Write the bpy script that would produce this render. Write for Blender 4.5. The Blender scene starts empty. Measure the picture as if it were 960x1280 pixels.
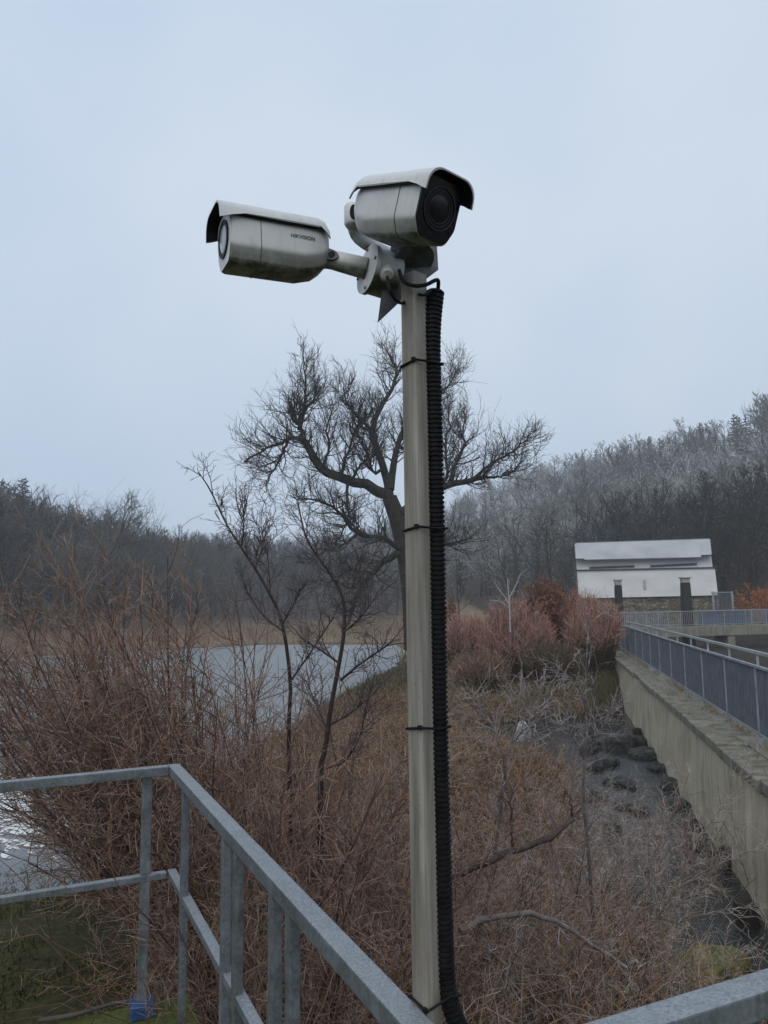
import bpy, bmesh, math
import numpy as np
from mathutils import Vector, Matrix

# ------------------------------------------------------------------ camera, sky, sun, exposure
scene = bpy.context.scene
COL = scene.collection
EYE = Vector((0.0, 0.0, 1.85))
FPX, PW, PH = 950.0, 960.0, 1280.0
PITCH, ROLL = math.radians(7.05), math.radians(0.7)
cam_data = bpy.data.cameras.new('view_camera')
cam = bpy.data.objects.new('view_camera', cam_data)
COL.objects.link(cam)
cam_data.sensor_fit = 'VERTICAL'
cam_data.sensor_height = 36.0
cam_data.lens = 36.0 * FPX / PH
cam_data.clip_start = 0.05
cam_data.clip_end = 4000
CAMROT = Matrix.Rotation(math.pi / 2 + PITCH, 3, 'X') @ Matrix.Rotation(-ROLL, 3, 'Z')
cam.matrix_world = Matrix.Translation(EYE) @ CAMROT.to_4x4()
scene.camera = cam

world = bpy.data.worlds.new('World')
scene.world = world
world.use_nodes = True
wn, wl = world.node_tree.nodes, world.node_tree.links
wn.clear()
SUN_EL, SUN_AZ = math.radians(48), math.radians(196)
w_out = wn.new('ShaderNodeOutputWorld')
w_bg = wn.new('ShaderNodeBackground')
w_bg.inputs['Strength'].default_value = 0.1
w_sky = wn.new('ShaderNodeTexSky')
w_sky.sky_type = 'NISHITA'
w_sky.sun_disc = False
w_sky.sun_elevation = SUN_EL
w_sky.sun_rotation = SUN_AZ
w_sky.dust_density = 4.0
w_sky.air_density = 1.5
w_tc = wn.new('ShaderNodeTexCoord')
w_noise = wn.new('ShaderNodeTexNoise')
w_noise.inputs['Scale'].default_value = 1.7
w_noise.inputs['Detail'].default_value = 3.0
w_noise.inputs['Roughness'].default_value = 0.45
w_ramp = wn.new('ShaderNodeValToRGB')
w_ramp.color_ramp.elements[0].position = 0.36
w_ramp.color_ramp.elements[0].color = (4.95, 6.4, 8.6, 1)
w_ramp.color_ramp.elements[1].position = 0.64
w_ramp.color_ramp.elements[1].color = (6.8, 7.8, 9.0, 1)
w_mix = wn.new('ShaderNodeMixRGB')
w_mix.inputs['Fac'].default_value = 0.93
wl.new(w_tc.outputs['Generated'], w_noise.inputs['Vector'])
wl.new(w_noise.outputs['Fac'], w_ramp.inputs['Fac'])
wl.new(w_sky.outputs['Color'], w_mix.inputs['Color1'])
wl.new(w_ramp.outputs['Color'], w_mix.inputs['Color2'])
wl.new(w_mix.outputs['Color'], w_bg.inputs['Color'])
wl.new(w_bg.outputs['Background'], w_out.inputs['Surface'])

sun_data = bpy.data.lights.new('sun', 'SUN')
sun_data.energy = 1.5
sun_data.angle = math.radians(60)
sun_data.color = (1.0, 0.91, 0.78)
sun = bpy.data.objects.new('sun', sun_data)
COL.objects.link(sun)
sdir = Vector((math.sin(SUN_AZ) * math.cos(SUN_EL), math.cos(SUN_AZ) * math.cos(SUN_EL), math.sin(SUN_EL)))
sun.rotation_euler = sdir.to_track_quat('Z', 'Y').to_euler()

vs = scene.view_settings
vs.view_transform = 'Standard'
vs.look = 'None'
vs.exposure = 0.0
vs.gamma = 1.0
vs.use_curve_mapping = False
scene.render.engine = 'CYCLES'
cy = scene.cycles
cy.use_denoising = True
cy.max_bounces = 5
cy.diffuse_bounces = 3
cy.glossy_bounces = 3
cy.transmission_bounces = 2
cy.volume_bounces = 2
cy.caustics_reflective = False
cy.caustics_refractive = False
HAZE = 0.0011

# ------------------------------------------------------------------ helpers
def ray(px, py):
    return CAMROT @ Vector(((px - PW / 2) / FPX, -(py - PH / 2) / FPX, -1.0))

def P(px, py, y):
    """point seen at a pixel of the photograph, y metres in front of the eye"""
    d = ray(px, py)
    return EYE + d * (y / d.y)

def PZ(px, py, z):
    """point seen at a pixel, on the level z"""
    d = ray(px, py)
    return EYE + d * ((z - EYE.z) / d.z)

def tag(o, label=None, cat=None, group=None, kind=None):
    if label: o['label'] = label
    if cat: o['category'] = cat
    if group: o['group'] = group
    if kind: o['kind'] = kind
    return o

def empty(name, loc=(0, 0, 0), mat=None):
    o = bpy.data.objects.new(name, None)
    COL.objects.link(o)
    o.empty_display_size = 0.1
    if mat is not None: o.matrix_world = mat
    else: o.location = loc
    return o

def add(name, mesh, material=None, parent=None, local=True):
    """link a mesh object; mesh coordinates are in the parent's space when local, else in world space"""
    o = bpy.data.objects.new(name, mesh)
    COL.objects.link(o)
    if material is not None and not mesh.materials:
        mesh.materials.append(material)
    if parent is not None:
        o.parent = parent
        if not local:
            o.matrix_parent_inverse = parent_world(parent).inverted()
    return o

def parent_world(p):
    m = Matrix.Identity(4)
    while p is not None:
        m = p.matrix_parent_inverse @ p.matrix_basis @ m if p.parent else p.matrix_basis @ m
        p = p.parent
    return m

def bm_mesh(bm, name, smooth=False):
    me = bpy.data.meshes.new(name)
    bm.normal_update()
    bm.to_mesh(me)
    bm.free()
    if smooth:
        me.polygons.foreach_set('use_smooth', [True] * len(me.polygons))
    return me

def pydata(name, verts, faces, smooth=False):
    me = bpy.data.meshes.new(name)
    me.from_pydata([tuple(v) for v in verts], [], faces)
    me.update()
    if smooth:
        me.polygons.foreach_set('use_smooth', [True] * len(me.polygons))
    return me

def bar_mesh(name, p0, p1, w, h, up=(0, 0, 1), bevel=0.004):
    """box beam from p0 to p1, w across, h along up"""
    p0, p1, up = Vector(p0), Vector(p1), Vector(up)
    t = (p1 - p0).normalized()
    s = t.cross(up).normalized()
    u = s.cross(t).normalized()
    bm = bmesh.new()
    vs_ = [bm.verts.new(p + s * (a * w / 2) + u * (b * h / 2)) for p in (p0, p1) for a, b in ((-1, -1), (1, -1), (1, 1), (-1, 1))]
    for f in ((3, 2, 1, 0), (4, 5, 6, 7), (0, 1, 5, 4), (1, 2, 6, 5), (2, 3, 7, 6), (3, 0, 4, 7)):
        bm.faces.new([vs_[i] for i in f])
    if bevel:
        bmesh.ops.bevel(bm, geom=list(bm.edges), offset=bevel, segments=2, affect='EDGES', profile=0.6)
    return bm_mesh(bm, name)

def box_mesh(name, c, size, bevel=0.0, rotz=0.0):
    bm = bmesh.new()
    bmesh.ops.create_cube(bm, size=1.0)
    bmesh.ops.scale(bm, vec=Vector(size), verts=bm.verts)
    if bevel:
        bmesh.ops.bevel(bm, geom=list(bm.edges), offset=bevel, segments=2, affect='EDGES', profile=0.6)
    bmesh.ops.rotate(bm, cent=(0, 0, 0), matrix=Matrix.Rotation(rotz, 3, 'Z'), verts=bm.verts)
    bmesh.ops.translate(bm, vec=Vector(c), verts=bm.verts)
    return bm_mesh(bm, name)

def prism_mesh(name, poly, n, thick, bevel=0.0):
    """flat polygon (3D points) given a thickness along n"""
    n = Vector(n).normalized()
    bm = bmesh.new()
    a = [bm.verts.new(Vector(p) - n * thick / 2) for p in poly]
    b = [bm.verts.new(Vector(p) + n * thick / 2) for p in poly]
    bm.faces.new(a[::-1]); bm.faces.new(b)
    for i in range(len(poly)):
        j = (i + 1) % len(poly)
        bm.faces.new((a[i], a[j], b[j], b[i]))
    bmesh.ops.recalc_face_normals(bm, faces=bm.faces)
    if bevel:
        bmesh.ops.bevel(bm, geom=list(bm.edges), offset=bevel, segments=1, affect='EDGES')
    return bm_mesh(bm, name)

def smooth_path(pts, n):
    """Catmull-Rom resampling of a list of points to n points"""
    p = np.array([tuple(q) for q in pts], float)
    p = np.vstack([2 * p[0] - p[1], p, 2 * p[-1] - p[-2]])
    m = len(p) - 3
    out = []
    for u in np.linspace(0, m - 1e-6, n):
        i = int(u); t = u - i
        a, b, c, d = p[i], p[i + 1], p[i + 2], p[i + 3]
        out.append(0.5 * (2 * b + (c - a) * t + (2 * a - 5 * b + 4 * c - d) * t * t + (3 * b - a - 3 * c + d) * t ** 3))
    return np.array(out)

def unit(v):
    return v / np.maximum(np.linalg.norm(v, axis=-1, keepdims=True), 1e-9)

class Lines:
    """collects tapered polylines in batches and turns them into one mesh of thin tubes (or flat blades, sides=2)"""
    def __init__(self): self.b = []
    def add(self, pts, rad, rnd, frost, sides=3):
        pts = np.asarray(pts, float)
        N, n, _ = pts.shape
        rad = np.broadcast_to(np.asarray(rad, float), (N, n))
        rnd = np.broadcast_to(np.asarray(rnd, float).reshape(-1, 1) if np.ndim(rnd) == 1 else rnd, (N, n))
        frost = np.broadcast_to(np.asarray(frost, float).reshape(-1, 1) if np.ndim(frost) == 1 else frost, (N, n))
        self.b.append((pts, rad, rnd, frost, sides))
    def arrays(self):
        V, F, A = [], [], []
        off = 0
        for pts, rad, rnd, frost, k in self.b:
            N, n, _ = pts.shape
            t = np.empty_like(pts)
            t[:, 1:-1] = pts[:, 2:] - pts[:, :-2]
            t[:, 0] = pts[:, 1] - pts[:, 0]
            t[:, -1] = pts[:, -1] - pts[:, -2]
            t = unit(t)
            ref = np.where(np.abs(t[:, :1, 2:3]) > 0.9, np.array([1.0, 0.13, 0]), np.array([0.11, 0.05, 1.0]))
            s = unit(np.cross(t, np.broadcast_to(ref, t.shape)))
            u = np.cross(s, t)
            if k == 2:
                ang = np.array([0.0, math.pi])
            else:
                ang = np.arange(k) * 2 * math.pi / k
            ph = (np.arange(N) * 2.399)[:, None, None, None]
            ca, sa = np.cos(ang[None, None, :, None] + ph), np.sin(ang[None, None, :, None] + ph)
            ring = pts[:, :, None, :] + (s[:, :, None, :] * ca + u[:, :, None, :] * sa) * rad[:, :, None, None]
            V.append(ring.reshape(-1, 3))
            a = np.stack([np.broadcast_to(rnd[:, :, None], (N, n, k)), np.broadcast_to(frost[:, :, None], (N, n, k)), np.broadcast_to(rad[:, :, None], (N, n, k))], -1)
            A.append(a.reshape(-1, 3))
            idx = (off + np.arange(N * n * k)).reshape(N, n, k)
            if k == 2:
                f = np.stack([idx[:, :-1, 0], idx[:, :-1, 1], idx[:, 1:, 1], idx[:, 1:, 0]], -1)
            else:
                j = np.roll(idx, -1, axis=2)
                f = np.stack([idx[:, :-1], j[:, :-1], j[:, 1:], idx[:, 1:]], -1)
            F.append(f.reshape(-1, 4))
            off += N * n * k
        return np.concatenate(V), np.concatenate(F), np.concatenate(A)
    def mesh(self, name):
        return quad_mesh(name, *self.arrays())

def quad_mesh(name, V, F, A=None, smooth=True):
    me = bpy.data.meshes.new(name)
    me.vertices.add(len(V)); me.vertices.foreach_set('co', np.ascontiguousarray(V, np.float32).ravel())
    me.loops.add(F.size); me.loops.foreach_set('vertex_index', np.ascontiguousarray(F, np.int32).ravel())
    me.polygons.add(len(F))
    me.polygons.foreach_set('loop_start', np.arange(0, F.size, F.shape[1], dtype=np.int32))
    me.polygons.foreach_set('use_smooth', np.full(len(F), smooth))
    if A is not None:
        at = me.attributes.new('data', 'FLOAT_VECTOR', 'POINT')
        at.data.foreach_set('vector', np.ascontiguousarray(A, np.float32).ravel())
    me.update(calc_edges=True)
    return me

def shoots(rng, p0, d0, length, n, wander=0.12, up=0.0, droop=None):
    """N wandering polylines of n points from p0 along d0"""
    p0 = np.asarray(p0, float); d = unit(np.asarray(d0, float))
    N = len(p0)
    length = np.broadcast_to(length, (N,))
    pts = [p0]
    for i in range(1, n):
        d = d + rng.normal(0, wander, (N, 3))
        d[:, 2] += up if droop is None else droop * i / n
        d = unit(d)
        pts.append(pts[-1] + d * (length / (n - 1))[:, None])
    return np.stack(pts, 1)

def spawn(rng, pts, k, t0, t1, a0, a1):
    """k side shoots on each polyline: start points, directions, parent index, place along the parent"""
    N, n, _ = pts.shape
    pi = np.repeat(np.arange(N), k)
    t = (t0 + (t1 - t0) * (np.tile(np.arange(k), N) + rng.random(N * k)) / k)
    f = t * (n - 1); i = np.minimum(f.astype(int), n - 2); w = (f - i)[:, None]
    a, b = pts[pi, i], pts[pi, i + 1]
    tan = unit(b - a)
    perp = unit(np.cross(tan, rng.normal(0, 1, tan.shape)))
    ang = rng.uniform(a0, a1, len(pi))[:, None]
    return a * (1 - w) + b * w, tan * np.cos(ang) + perp * np.sin(ang), pi, t

def taper(r0, r1, n):
    r0 = np.atleast_1d(np.asarray(r0, float)); r1 = np.atleast_1d(np.asarray(r1, float))
    return r0[:, None] + (r1 - r0)[:, None] * np.linspace(0, 1, n)[None]

def vnoise(x, y, s, seed=0):
    """cheap smooth value noise on arrays"""
    x = np.asarray(x, float) / s + seed * 17.31; y = np.asarray(y, float) / s - seed * 9.77
    xi, yi = np.floor(x), np.floor(y); xf, yf = x - xi, y - yi
    h = lambda a, b: np.modf(np.abs(np.sin(a * 127.1 + b * 311.7 + seed) * 43758.5453))[0]
    u, v = xf * xf * (3 - 2 * xf), yf * yf * (3 - 2 * yf)
    return (h(xi, yi) * (1 - u) + h(xi + 1, yi) * u) * (1 - v) + (h(xi, yi + 1) * (1 - u) + h(xi + 1, yi + 1) * u) * v

def sstep(a, b, x):
    t = np.clip((x - a) / (b - a), 0, 1)
    return t * t * (3 - 2 * t)

def poly_sd(x, y, poly):
    """signed distance to a polygon, positive outside"""
    x, y = np.asarray(x, float), np.asarray(y, float)
    d = np.full(x.shape, 1e9); inside = np.zeros(x.shape, bool)
    for i in range(len(poly)):
        ax, ay = poly[i]; bx, by = poly[(i + 1) % len(poly)]
        ex, ey = bx - ax, by - ay
        t = np.clip(((x - ax) * ex + (y - ay) * ey) / (ex * ex + ey * ey), 0, 1)
        d = np.minimum(d, np.hypot(x - ax - t * ex, y - ay - t * ey))
        c = ((ay > y) != (by > y)) & (x < (bx - ax) * (y - ay) / ((by - ay) if by != ay else 1e-9) + ax)
        inside ^= c
    return np.where(inside, -d, d)

# ------------------------------------------------------------------ materials
class NT:
    def __init__(self, name):
        self.m = bpy.data.materials.new(name); self.m.use_nodes = True
        self.n = self.m.node_tree.nodes; self.l = self.m.node_tree.links
        self.b = self.n['Principled BSDF']
    def new(self, t, **kw):
        nd = self.n.new(t)
        for k, v in kw.items(): setattr(nd, k, v)
        return nd
    def tex(self, scale, detail=5, rough=0.6, coord='Object', stretch=None):
        tc = self.new('ShaderNodeTexCoord'); src = tc.outputs[coord]
        if stretch:
            mp = self.new('ShaderNodeMapping'); mp.inputs['Scale'].default_value = stretch
            self.l.new(src, mp.inputs['Vector']); src = mp.outputs['Vector']
        nz = self.new('ShaderNodeTexNoise')
        nz.inputs['Scale'].default_value = scale; nz.inputs['Detail'].default_value = detail; nz.inputs['Roughness'].default_value = rough
        self.l.new(src, nz.inputs['Vector'])
        return nz.outputs['Fac']
    def ramp(self, fac, stops):
        r = self.new('ShaderNodeValToRGB'); e = r.color_ramp.elements
        while len(e) < len(stops): e.new(0.5)
        for el, (p, c) in zip(e, stops):
            el.position = p; el.color = (*c, 1) if len(c) == 3 else c
        self.l.new(fac, r.inputs['Fac'])
        return r.outputs['Color']
    def mix(self, fac, a, b, mode='MIX'):
        m = self.new('ShaderNodeMixRGB', blend_type=mode)
        for i, v in (('Fac', fac), ('Color1', a), ('Color2', b)):
            if isinstance(v, (int, float)): m.inputs[i].default_value = v
            elif isinstance(v, tuple): m.inputs[i].default_value = (*v, 1)
            else: self.l.new(v, m.inputs[i])
        return m.outputs['Color']
    def math(self, op, a, b=0.0, clamp=False):
        m = self.new('ShaderNodeMath', operation=op, use_clamp=clamp)
        for i, v in enumerate((a, b)):
            if isinstance(v, (int, float)): m.inputs[i].default_value = v
            else: self.l.new(v, m.inputs[i])
        return m.outputs[0]
    def data(self, name='data'):
        a = self.new('ShaderNodeAttribute', attribute_name=name)
        s = self.new('ShaderNodeSeparateXYZ'); self.l.new(a.outputs['Vector'], s.inputs[0])
        return s.outputs
    def col(self, c):
        if isinstance(c, tuple): self.b.inputs['Base Color'].default_value = (*c, 1)
        else: self.l.new(c, self.b.inputs['Base Color'])
    def set(self, rough=0.8, metal=0.0, spec=0.3):
        for k, v in (('Roughness', rough), ('Metallic', metal), ('Specular IOR Level', spec)):
            if isinstance(v, (int, float)): self.b.inputs[k].default_value = v
            else: self.l.new(v, self.b.inputs[k])
    def bump(self, h, strength=0.3, dist=0.01):
        b = self.new('ShaderNodeBump'); b.inputs['Strength'].default_value = strength; b.inputs['Distance'].default_value = dist
        self.l.new(h, b.inputs['Height']); self.l.new(b.outputs['Normal'], self.b.inputs['Normal'])

def m_twig(name, c0, c1, frost=(0.55, 0.56, 0.6), amount=1.0, rough=0.85):
    t = NT(name); d = t.data()
    base = t.mix(d[0], c0, c1)
    nz = t.tex(9.0, 3, 0.6)
    f = t.math('MULTIPLY', d[1], t.math('MULTIPLY', t.math('SUBTRACT', nz, 0.25, True), 2.2 * amount), True)
    t.col(t.mix(f, base, frost)); t.set(rough, 0, 0.2)
    return t.m

def m_simple(name, a, b, scale, rough=0.6, metal=0.0, bump=0.0, bscale=None, detail=6, lo=0.35, hi=0.65, stretch=None, spec=0.4, dist=0.005):
    t = NT(name); nz = t.tex(scale, detail, 0.6, stretch=stretch)
    t.col(t.ramp(nz, [(lo, a), (hi, b)])); t.set(rough, metal, spec)
    if bump: t.bump(t.tex(bscale or scale * 4, 6, 0.65, stretch=stretch), bump, dist)
    return t.m

def m_galv():
    t = NT('galvanised_steel')
    vo = t.new('ShaderNodeTexVoronoi'); vo.inputs['Scale'].default_value = 95
    tc = t.new('ShaderNodeTexCoord'); t.l.new(tc.outputs['Object'], vo.inputs['Vector'])
    sp = t.new('ShaderNodeSeparateXYZ'); t.l.new(vo.outputs['Color'], sp.inputs[0])
    a = t.ramp(sp.outputs[0], [(0.0, (0.10, 0.118, 0.135)), (1.0, (0.19, 0.215, 0.24))])
    n1 = t.tex(14, 7, 0.7)
    c = t.mix(t.math('MULTIPLY', n1, 0.75), a, t.ramp(n1, [(0.35, (0.065, 0.075, 0.085)), (0.7, (0.25, 0.275, 0.30))]))
    n2 = t.tex(5, 8, 0.75)
    dirt = t.math('MULTIPLY', t.math('SUBTRACT', n2, 0.5, True), 4.5, True)
    c = t.mix(dirt, c, (0.06, 0.066, 0.06))
    run = t.tex(24, 6, 0.7, stretch=(1, 1, 0.12))
    c = t.mix(t.math('MULTIPLY', t.math('SUBTRACT', run, 0.55, True), 3.0, True), c, (0.30, 0.32, 0.33))
    g = t.new('ShaderNodeNewGeometry'); gs = t.new('ShaderNodeSeparateXYZ'); t.l.new(g.outputs['Normal'], gs.inputs[0])
    n3 = t.tex(170, 6, 0.75)
    rime = t.math('MULTIPLY', t.math('MULTIPLY', t.math('SUBTRACT', gs.outputs[2], 0.55, True), 1.6, True), t.math('MULTIPLY', t.math('SUBTRACT', n3, 0.36, True), 3.6, True))
    c = t.mix(rime, c, (0.40, 0.42, 0.44))
    t.col(c); t.set(t.math('ADD', t.math('MULTIPLY', n1, 0.3), 0.36), 0.35, 0.5)
    t.bump(t.tex(130, 4, 0.7), 0.25, 0.002)
    return t.m

def m_pole():
    t = NT('weathered_post_metal')
    s = t.tex(3.0, 8, 0.65, stretch=(16, 16, 0.7))
    blotch = t.tex(5, 6, 0.7, stretch=(1, 1, 0.5))
    c = t.ramp(s, [(0.3, (0.12, 0.113, 0.10)), (0.52, (0.27, 0.252, 0.22)), (0.72, (0.42, 0.40, 0.355))])
    c = t.mix(t.math('MULTIPLY', t.math('SUBTRACT', blotch, 0.45, True), 2.4, True), c, (0.15, 0.125, 0.09))
    specks = t.tex(160, 2, 0.5)
    c = t.mix(t.math('MULTIPLY', t.math('SUBTRACT', specks, 0.69, True), 7, True), c, (0.06, 0.055, 0.05))
    t.col(c); t.set(0.62, 0.15, 0.4)
    t.bump(t.tex(40, 5, 0.6, stretch=(6, 6, 0.4)), 0.2, 0.002)
    return t.m

def m_camwhite():
    t = NT('camera_shell_paint')
    n1 = t.tex(16, 8, 0.7)
    streak = t.tex(9, 8, 0.7, stretch=(6, 6, 0.7))
    c = t.ramp(n1, [(0.3, (0.50, 0.515, 0.52)), (0.7, (0.62, 0.63, 0.635))])
    c = t.mix(t.math('MULTIPLY', t.math('SUBTRACT', streak, 0.54, True), 1.8, True), c, (0.27, 0.262, 0.225))
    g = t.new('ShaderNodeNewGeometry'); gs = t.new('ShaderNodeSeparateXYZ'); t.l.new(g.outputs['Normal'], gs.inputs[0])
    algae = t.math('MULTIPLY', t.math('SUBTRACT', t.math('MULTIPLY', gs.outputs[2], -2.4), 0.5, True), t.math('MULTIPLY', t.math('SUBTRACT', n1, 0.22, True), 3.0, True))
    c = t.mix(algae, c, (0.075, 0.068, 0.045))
    t.col(c); t.set(0.42, 0, 0.45)
    return t.m

def m_ground():
    """colours follow the kind of cover (moss, dead grass, mud, litter) stored per vertex"""
    t = NT('ground_cover'); d = t.data()
    n1, n2 = t.tex(1.3, 8, 0.7), t.tex(14, 6, 0.7)
    litter = t.ramp(n2, [(0.3, (0.018, 0.012, 0.008)), (0.55, (0.05, 0.032, 0.02)), (0.75, (0.11, 0.075, 0.05))])
    moss = t.ramp(n2, [(0.3, (0.016, 0.017, 0.008)), (0.55, (0.05, 0.05, 0.018)), (0.75, (0.10, 0.092, 0.04))])
    straw = t.ramp(n2, [(0.3, (0.10, 0.075, 0.045)), (0.7, (0.26, 0.20, 0.13))])
    w = t.math('ADD', t.math('MULTIPLY', t.math('SUBTRACT', n1, 0.5), 0.9), 0.0)
    c = t.mix(t.math('ADD', d[0], t.math('MULTIPLY', d[0], w), True), litter, moss)
    c = t.mix(t.math('ADD', d[1], t.math('MULTIPLY', d[1], w), True), c, straw)
    c = t.mix(d[2], c, t.ramp(n1, [(0.35, (0.012, 0.012, 0.011)), (0.7, (0.04, 0.038, 0.033))]))
    t.col(c); t.set(0.9, 0, 0.2)
    t.bump(n2, 0.7, 0.05)
    return t.m

def m_water(name, base, rough):
    t = NT(name)
    n1 = t.tex(2.2, 5, 0.65); n2 = t.tex(9, 5, 0.65, stretch=(1.0, 0.6, 1))
    t.col(base); t.set(rough, 0, 0.5)
    t.b.inputs['IOR'].default_value = 1.33
    t.bump(t.math('ADD', n1, t.math('MULTIPLY', n2, 0.6)), 0.75, 0.045)
    return t.m

def m_concrete(name, a, b, stain, moss=0.0, scale=1.2):
    t = NT(name)
    n1 = t.tex(scale, 8, 0.7); n2 = t.tex(28, 6, 0.7)
    st = t.tex(1.7, 8, 0.7, stretch=(2.6, 2.6, 0.28))
    c = t.ramp(n1, [(0.3, a), (0.7, b)])
    c = t.mix(t.math('MULTIPLY', t.math('SUBTRACT', st, 0.47, True), 3.4, True), c, stain)
    fine = t.tex(6.0, 8, 0.75, stretch=(3.0, 3.0, 0.25))
    c = t.mix(t.math('MULTIPLY', t.math('SUBTRACT', fine, 0.5, True), 2.6, True), c, tuple(v * 0.75 for v in stain))
    worn = t.tex(0.9, 6, 0.7)
    c = t.mix(t.math('MULTIPLY', t.math('SUBTRACT', worn, 0.54, True), 2.4, True), c, (b[0] * 0.95, b[1] * 0.78, b[2] * 0.74))
    c = t.mix(t.math('MULTIPLY', t.math('SUBTRACT', n2, 0.55, True), 2.0, True), c, (0.06, 0.06, 0.05))
    if moss:
        g = t.new('ShaderNodeNewGeometry'); gs = t.new('ShaderNodeSeparateXYZ'); t.l.new(g.outputs['Normal'], gs.inputs[0])
        mz = t.tex(3.0, 8, 0.75)
        f = t.math('MULTIPLY', t.math('MULTIPLY', t.math('SUBTRACT', mz, 0.62 - 0.3 * moss, True), 5, True), t.math('MULTIPLY', gs.outputs[2], 1.0, True))
        c = t.mix(f, c, t.ramp(n2, [(0.3, (0.025, 0.035, 0.01)), (0.7, (0.10, 0.115, 0.03))]))
    t.col(c); t.set(0.9, 0, 0.25); t.bump(n2, 0.45, 0.012)
    return t.m

def m_stonewall():
    t = NT('rubble_stone')
    tc = t.new('ShaderNodeTexCoord')
    mp = t.new('ShaderNodeMapping'); mp.inputs['Scale'].default_value = (2.6, 2.6, 4.0)
    t.l.new(tc.outputs['Object'], mp.inputs['Vector'])
    v = t.new('ShaderNodeTexVoronoi', feature='DISTANCE_TO_EDGE'); v2 = t.new('ShaderNodeTexVoronoi')
    for q in (v, v2):
        q.inputs['Scale'].default_value = 1.0; t.l.new(mp.outputs['Vector'], q.inputs['Vector'])
    sp = t.new('ShaderNodeSeparateXYZ'); t.l.new(v2.outputs['Color'], sp.inputs[0])
    c = t.ramp(sp.outputs[0], [(0.0, (0.09, 0.075, 0.055)), (0.5, (0.17, 0.145, 0.105)), (1.0, (0.26, 0.23, 0.18))])
    e = t.math('MULTIPLY', v.outputs['Distance'], 9.0, True)
    t.col(t.mix(e, (0.05, 0.045, 0.04), c)); t.set(0.9, 0, 0.2); t.bump(e, 0.8, 0.04)
    return t.m

M = {}
M['galv'] = m_galv()
M['pole'] = m_pole()
M['camera'] = m_camwhite()
M['ground'] = m_ground()
M['water'] = m_water('pale_lake_water', (0.16, 0.175, 0.185), 0.3)  # one pale, fairly rough base for the whole lake
M['stream'] = m_water('stream_water', (0.022, 0.026, 0.026), 0.10)
M['wall'] = m_concrete('stained_wall_concrete', (0.36, 0.325, 0.235), (0.56, 0.50, 0.375), (0.20, 0.185, 0.115), 0.3)
M['coping'] = m_concrete('mossy_coping_concrete', (0.13, 0.12, 0.095), (0.30, 0.28, 0.235), (0.065, 0.058, 0.042), 0.45, 3.2)
M['deck'] = m_concrete('bridge_concrete', (0.17, 0.165, 0.135), (0.28, 0.27, 0.23), (0.09, 0.085, 0.06), 0.3)
M['platform'] = m_concrete('mossy_platform_concrete', (0.09, 0.09, 0.075), (0.17, 0.165, 0.14), (0.06, 0.06, 0.045), 1.3, 2.5)
M['black_plastic'] = m_simple('black_plastic', (0.006, 0.006, 0.007), (0.014, 0.014, 0.016), 30, 0.5, spec=0.12)
M['cable'] = m_simple('cable_rubber', (0.006, 0.006, 0.007), (0.014, 0.014, 0.015), 40, 0.55, spec=0.12)
M['glass_black'] = m_simple('camera_front_glass', (0.006, 0.007, 0.009), (0.010, 0.011, 0.014), 20, 0.2, spec=0.3)
M['lens'] = m_simple('lens_glass', (0.012, 0.014, 0.02), (0.02, 0.022, 0.03), 20, 0.06, spec=1.0)
M['lens_glare'] = m_simple('painted_lens_glare', (0.30, 0.32, 0.35), (0.42, 0.44, 0.48), 30, 0.2, spec=0.8)  # pale colour painted in for the sky glare on the lens
M['ring'] = m_simple('lens_ring', (0.03, 0.032, 0.04), (0.045, 0.048, 0.06), 20, 0.3)
M['letter'] = m_simple('grey_print', (0.06, 0.065, 0.075), (0.09, 0.095, 0.11), 50, 0.6)
M['dark_bracket'] = m_simple('weathered_bracket_steel', (0.065, 0.068, 0.075), (0.16, 0.165, 0.175), 22, 0.55, 0.35, 0.2)
M['bolt'] = m_simple('dull_bolt_steel', (0.12, 0.12, 0.12), (0.25, 0.25, 0.25), 60, 0.45, 0.6)
M['blue_plate'] = m_simple('blue_painted_plate', (0.015, 0.05, 0.14), (0.03, 0.085, 0.22), 25, 0.5, bump=0.1)
M['fence_blue'] = m_simple('slate_blue_paint', (0.062, 0.072, 0.094), (0.125, 0.14, 0.168), 9, 0.55, stretch=(4, 4, 0.5))
M['fence_rail'] = m_simple('grey_blue_rail', (0.19, 0.215, 0.25), (0.31, 0.335, 0.37), 5, 0.5)
M['pale_rail'] = m_simple('pale_galvanised_rail', (0.25, 0.26, 0.25), (0.40, 0.41, 0.40), 5, 0.5)
M['blue_panel'] = m_simple('blue_sheet', (0.07, 0.10, 0.16), (0.11, 0.145, 0.21), 1.5, 0.6)
M['white_sheet'] = m_simple('white_sheet_cladding', (0.48, 0.49, 0.50), (0.60, 0.605, 0.61), 0.35, 0.6, stretch=(1.0, 1.0, 2.2))
M['roof_sheet'] = m_simple('pale_grey_roof_sheet', (0.30, 0.31, 0.325), (0.39, 0.40, 0.415), 0.4, 0.6)
M['dark_trim'] = m_simple('dark_trim', (0.03, 0.032, 0.036), (0.06, 0.062, 0.066), 4, 0.6)
M['slit'] = m_simple('window_glass_dark', (0.02, 0.024, 0.03), (0.05, 0.055, 0.065), 2, 0.15)
M['rubble'] = m_stonewall()
M['tar_wood'] = m_simple('tarred_timber', (0.012, 0.010, 0.009), (0.035, 0.028, 0.023), 7, 0.8, bump=0.6, stretch=(4, 4, 0.6), dist=0.03)
M['pale_cap'] = m_simple('pale_cap_concrete', (0.26, 0.27, 0.27), (0.40, 0.40, 0.39), 5, 0.8)
M['stone_dark'] = m_simple('wet_dark_stone', (0.014, 0.014, 0.013), (0.05, 0.048, 0.043), 5, 0.45, bump=1.0, bscale=16, dist=0.08)
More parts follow.
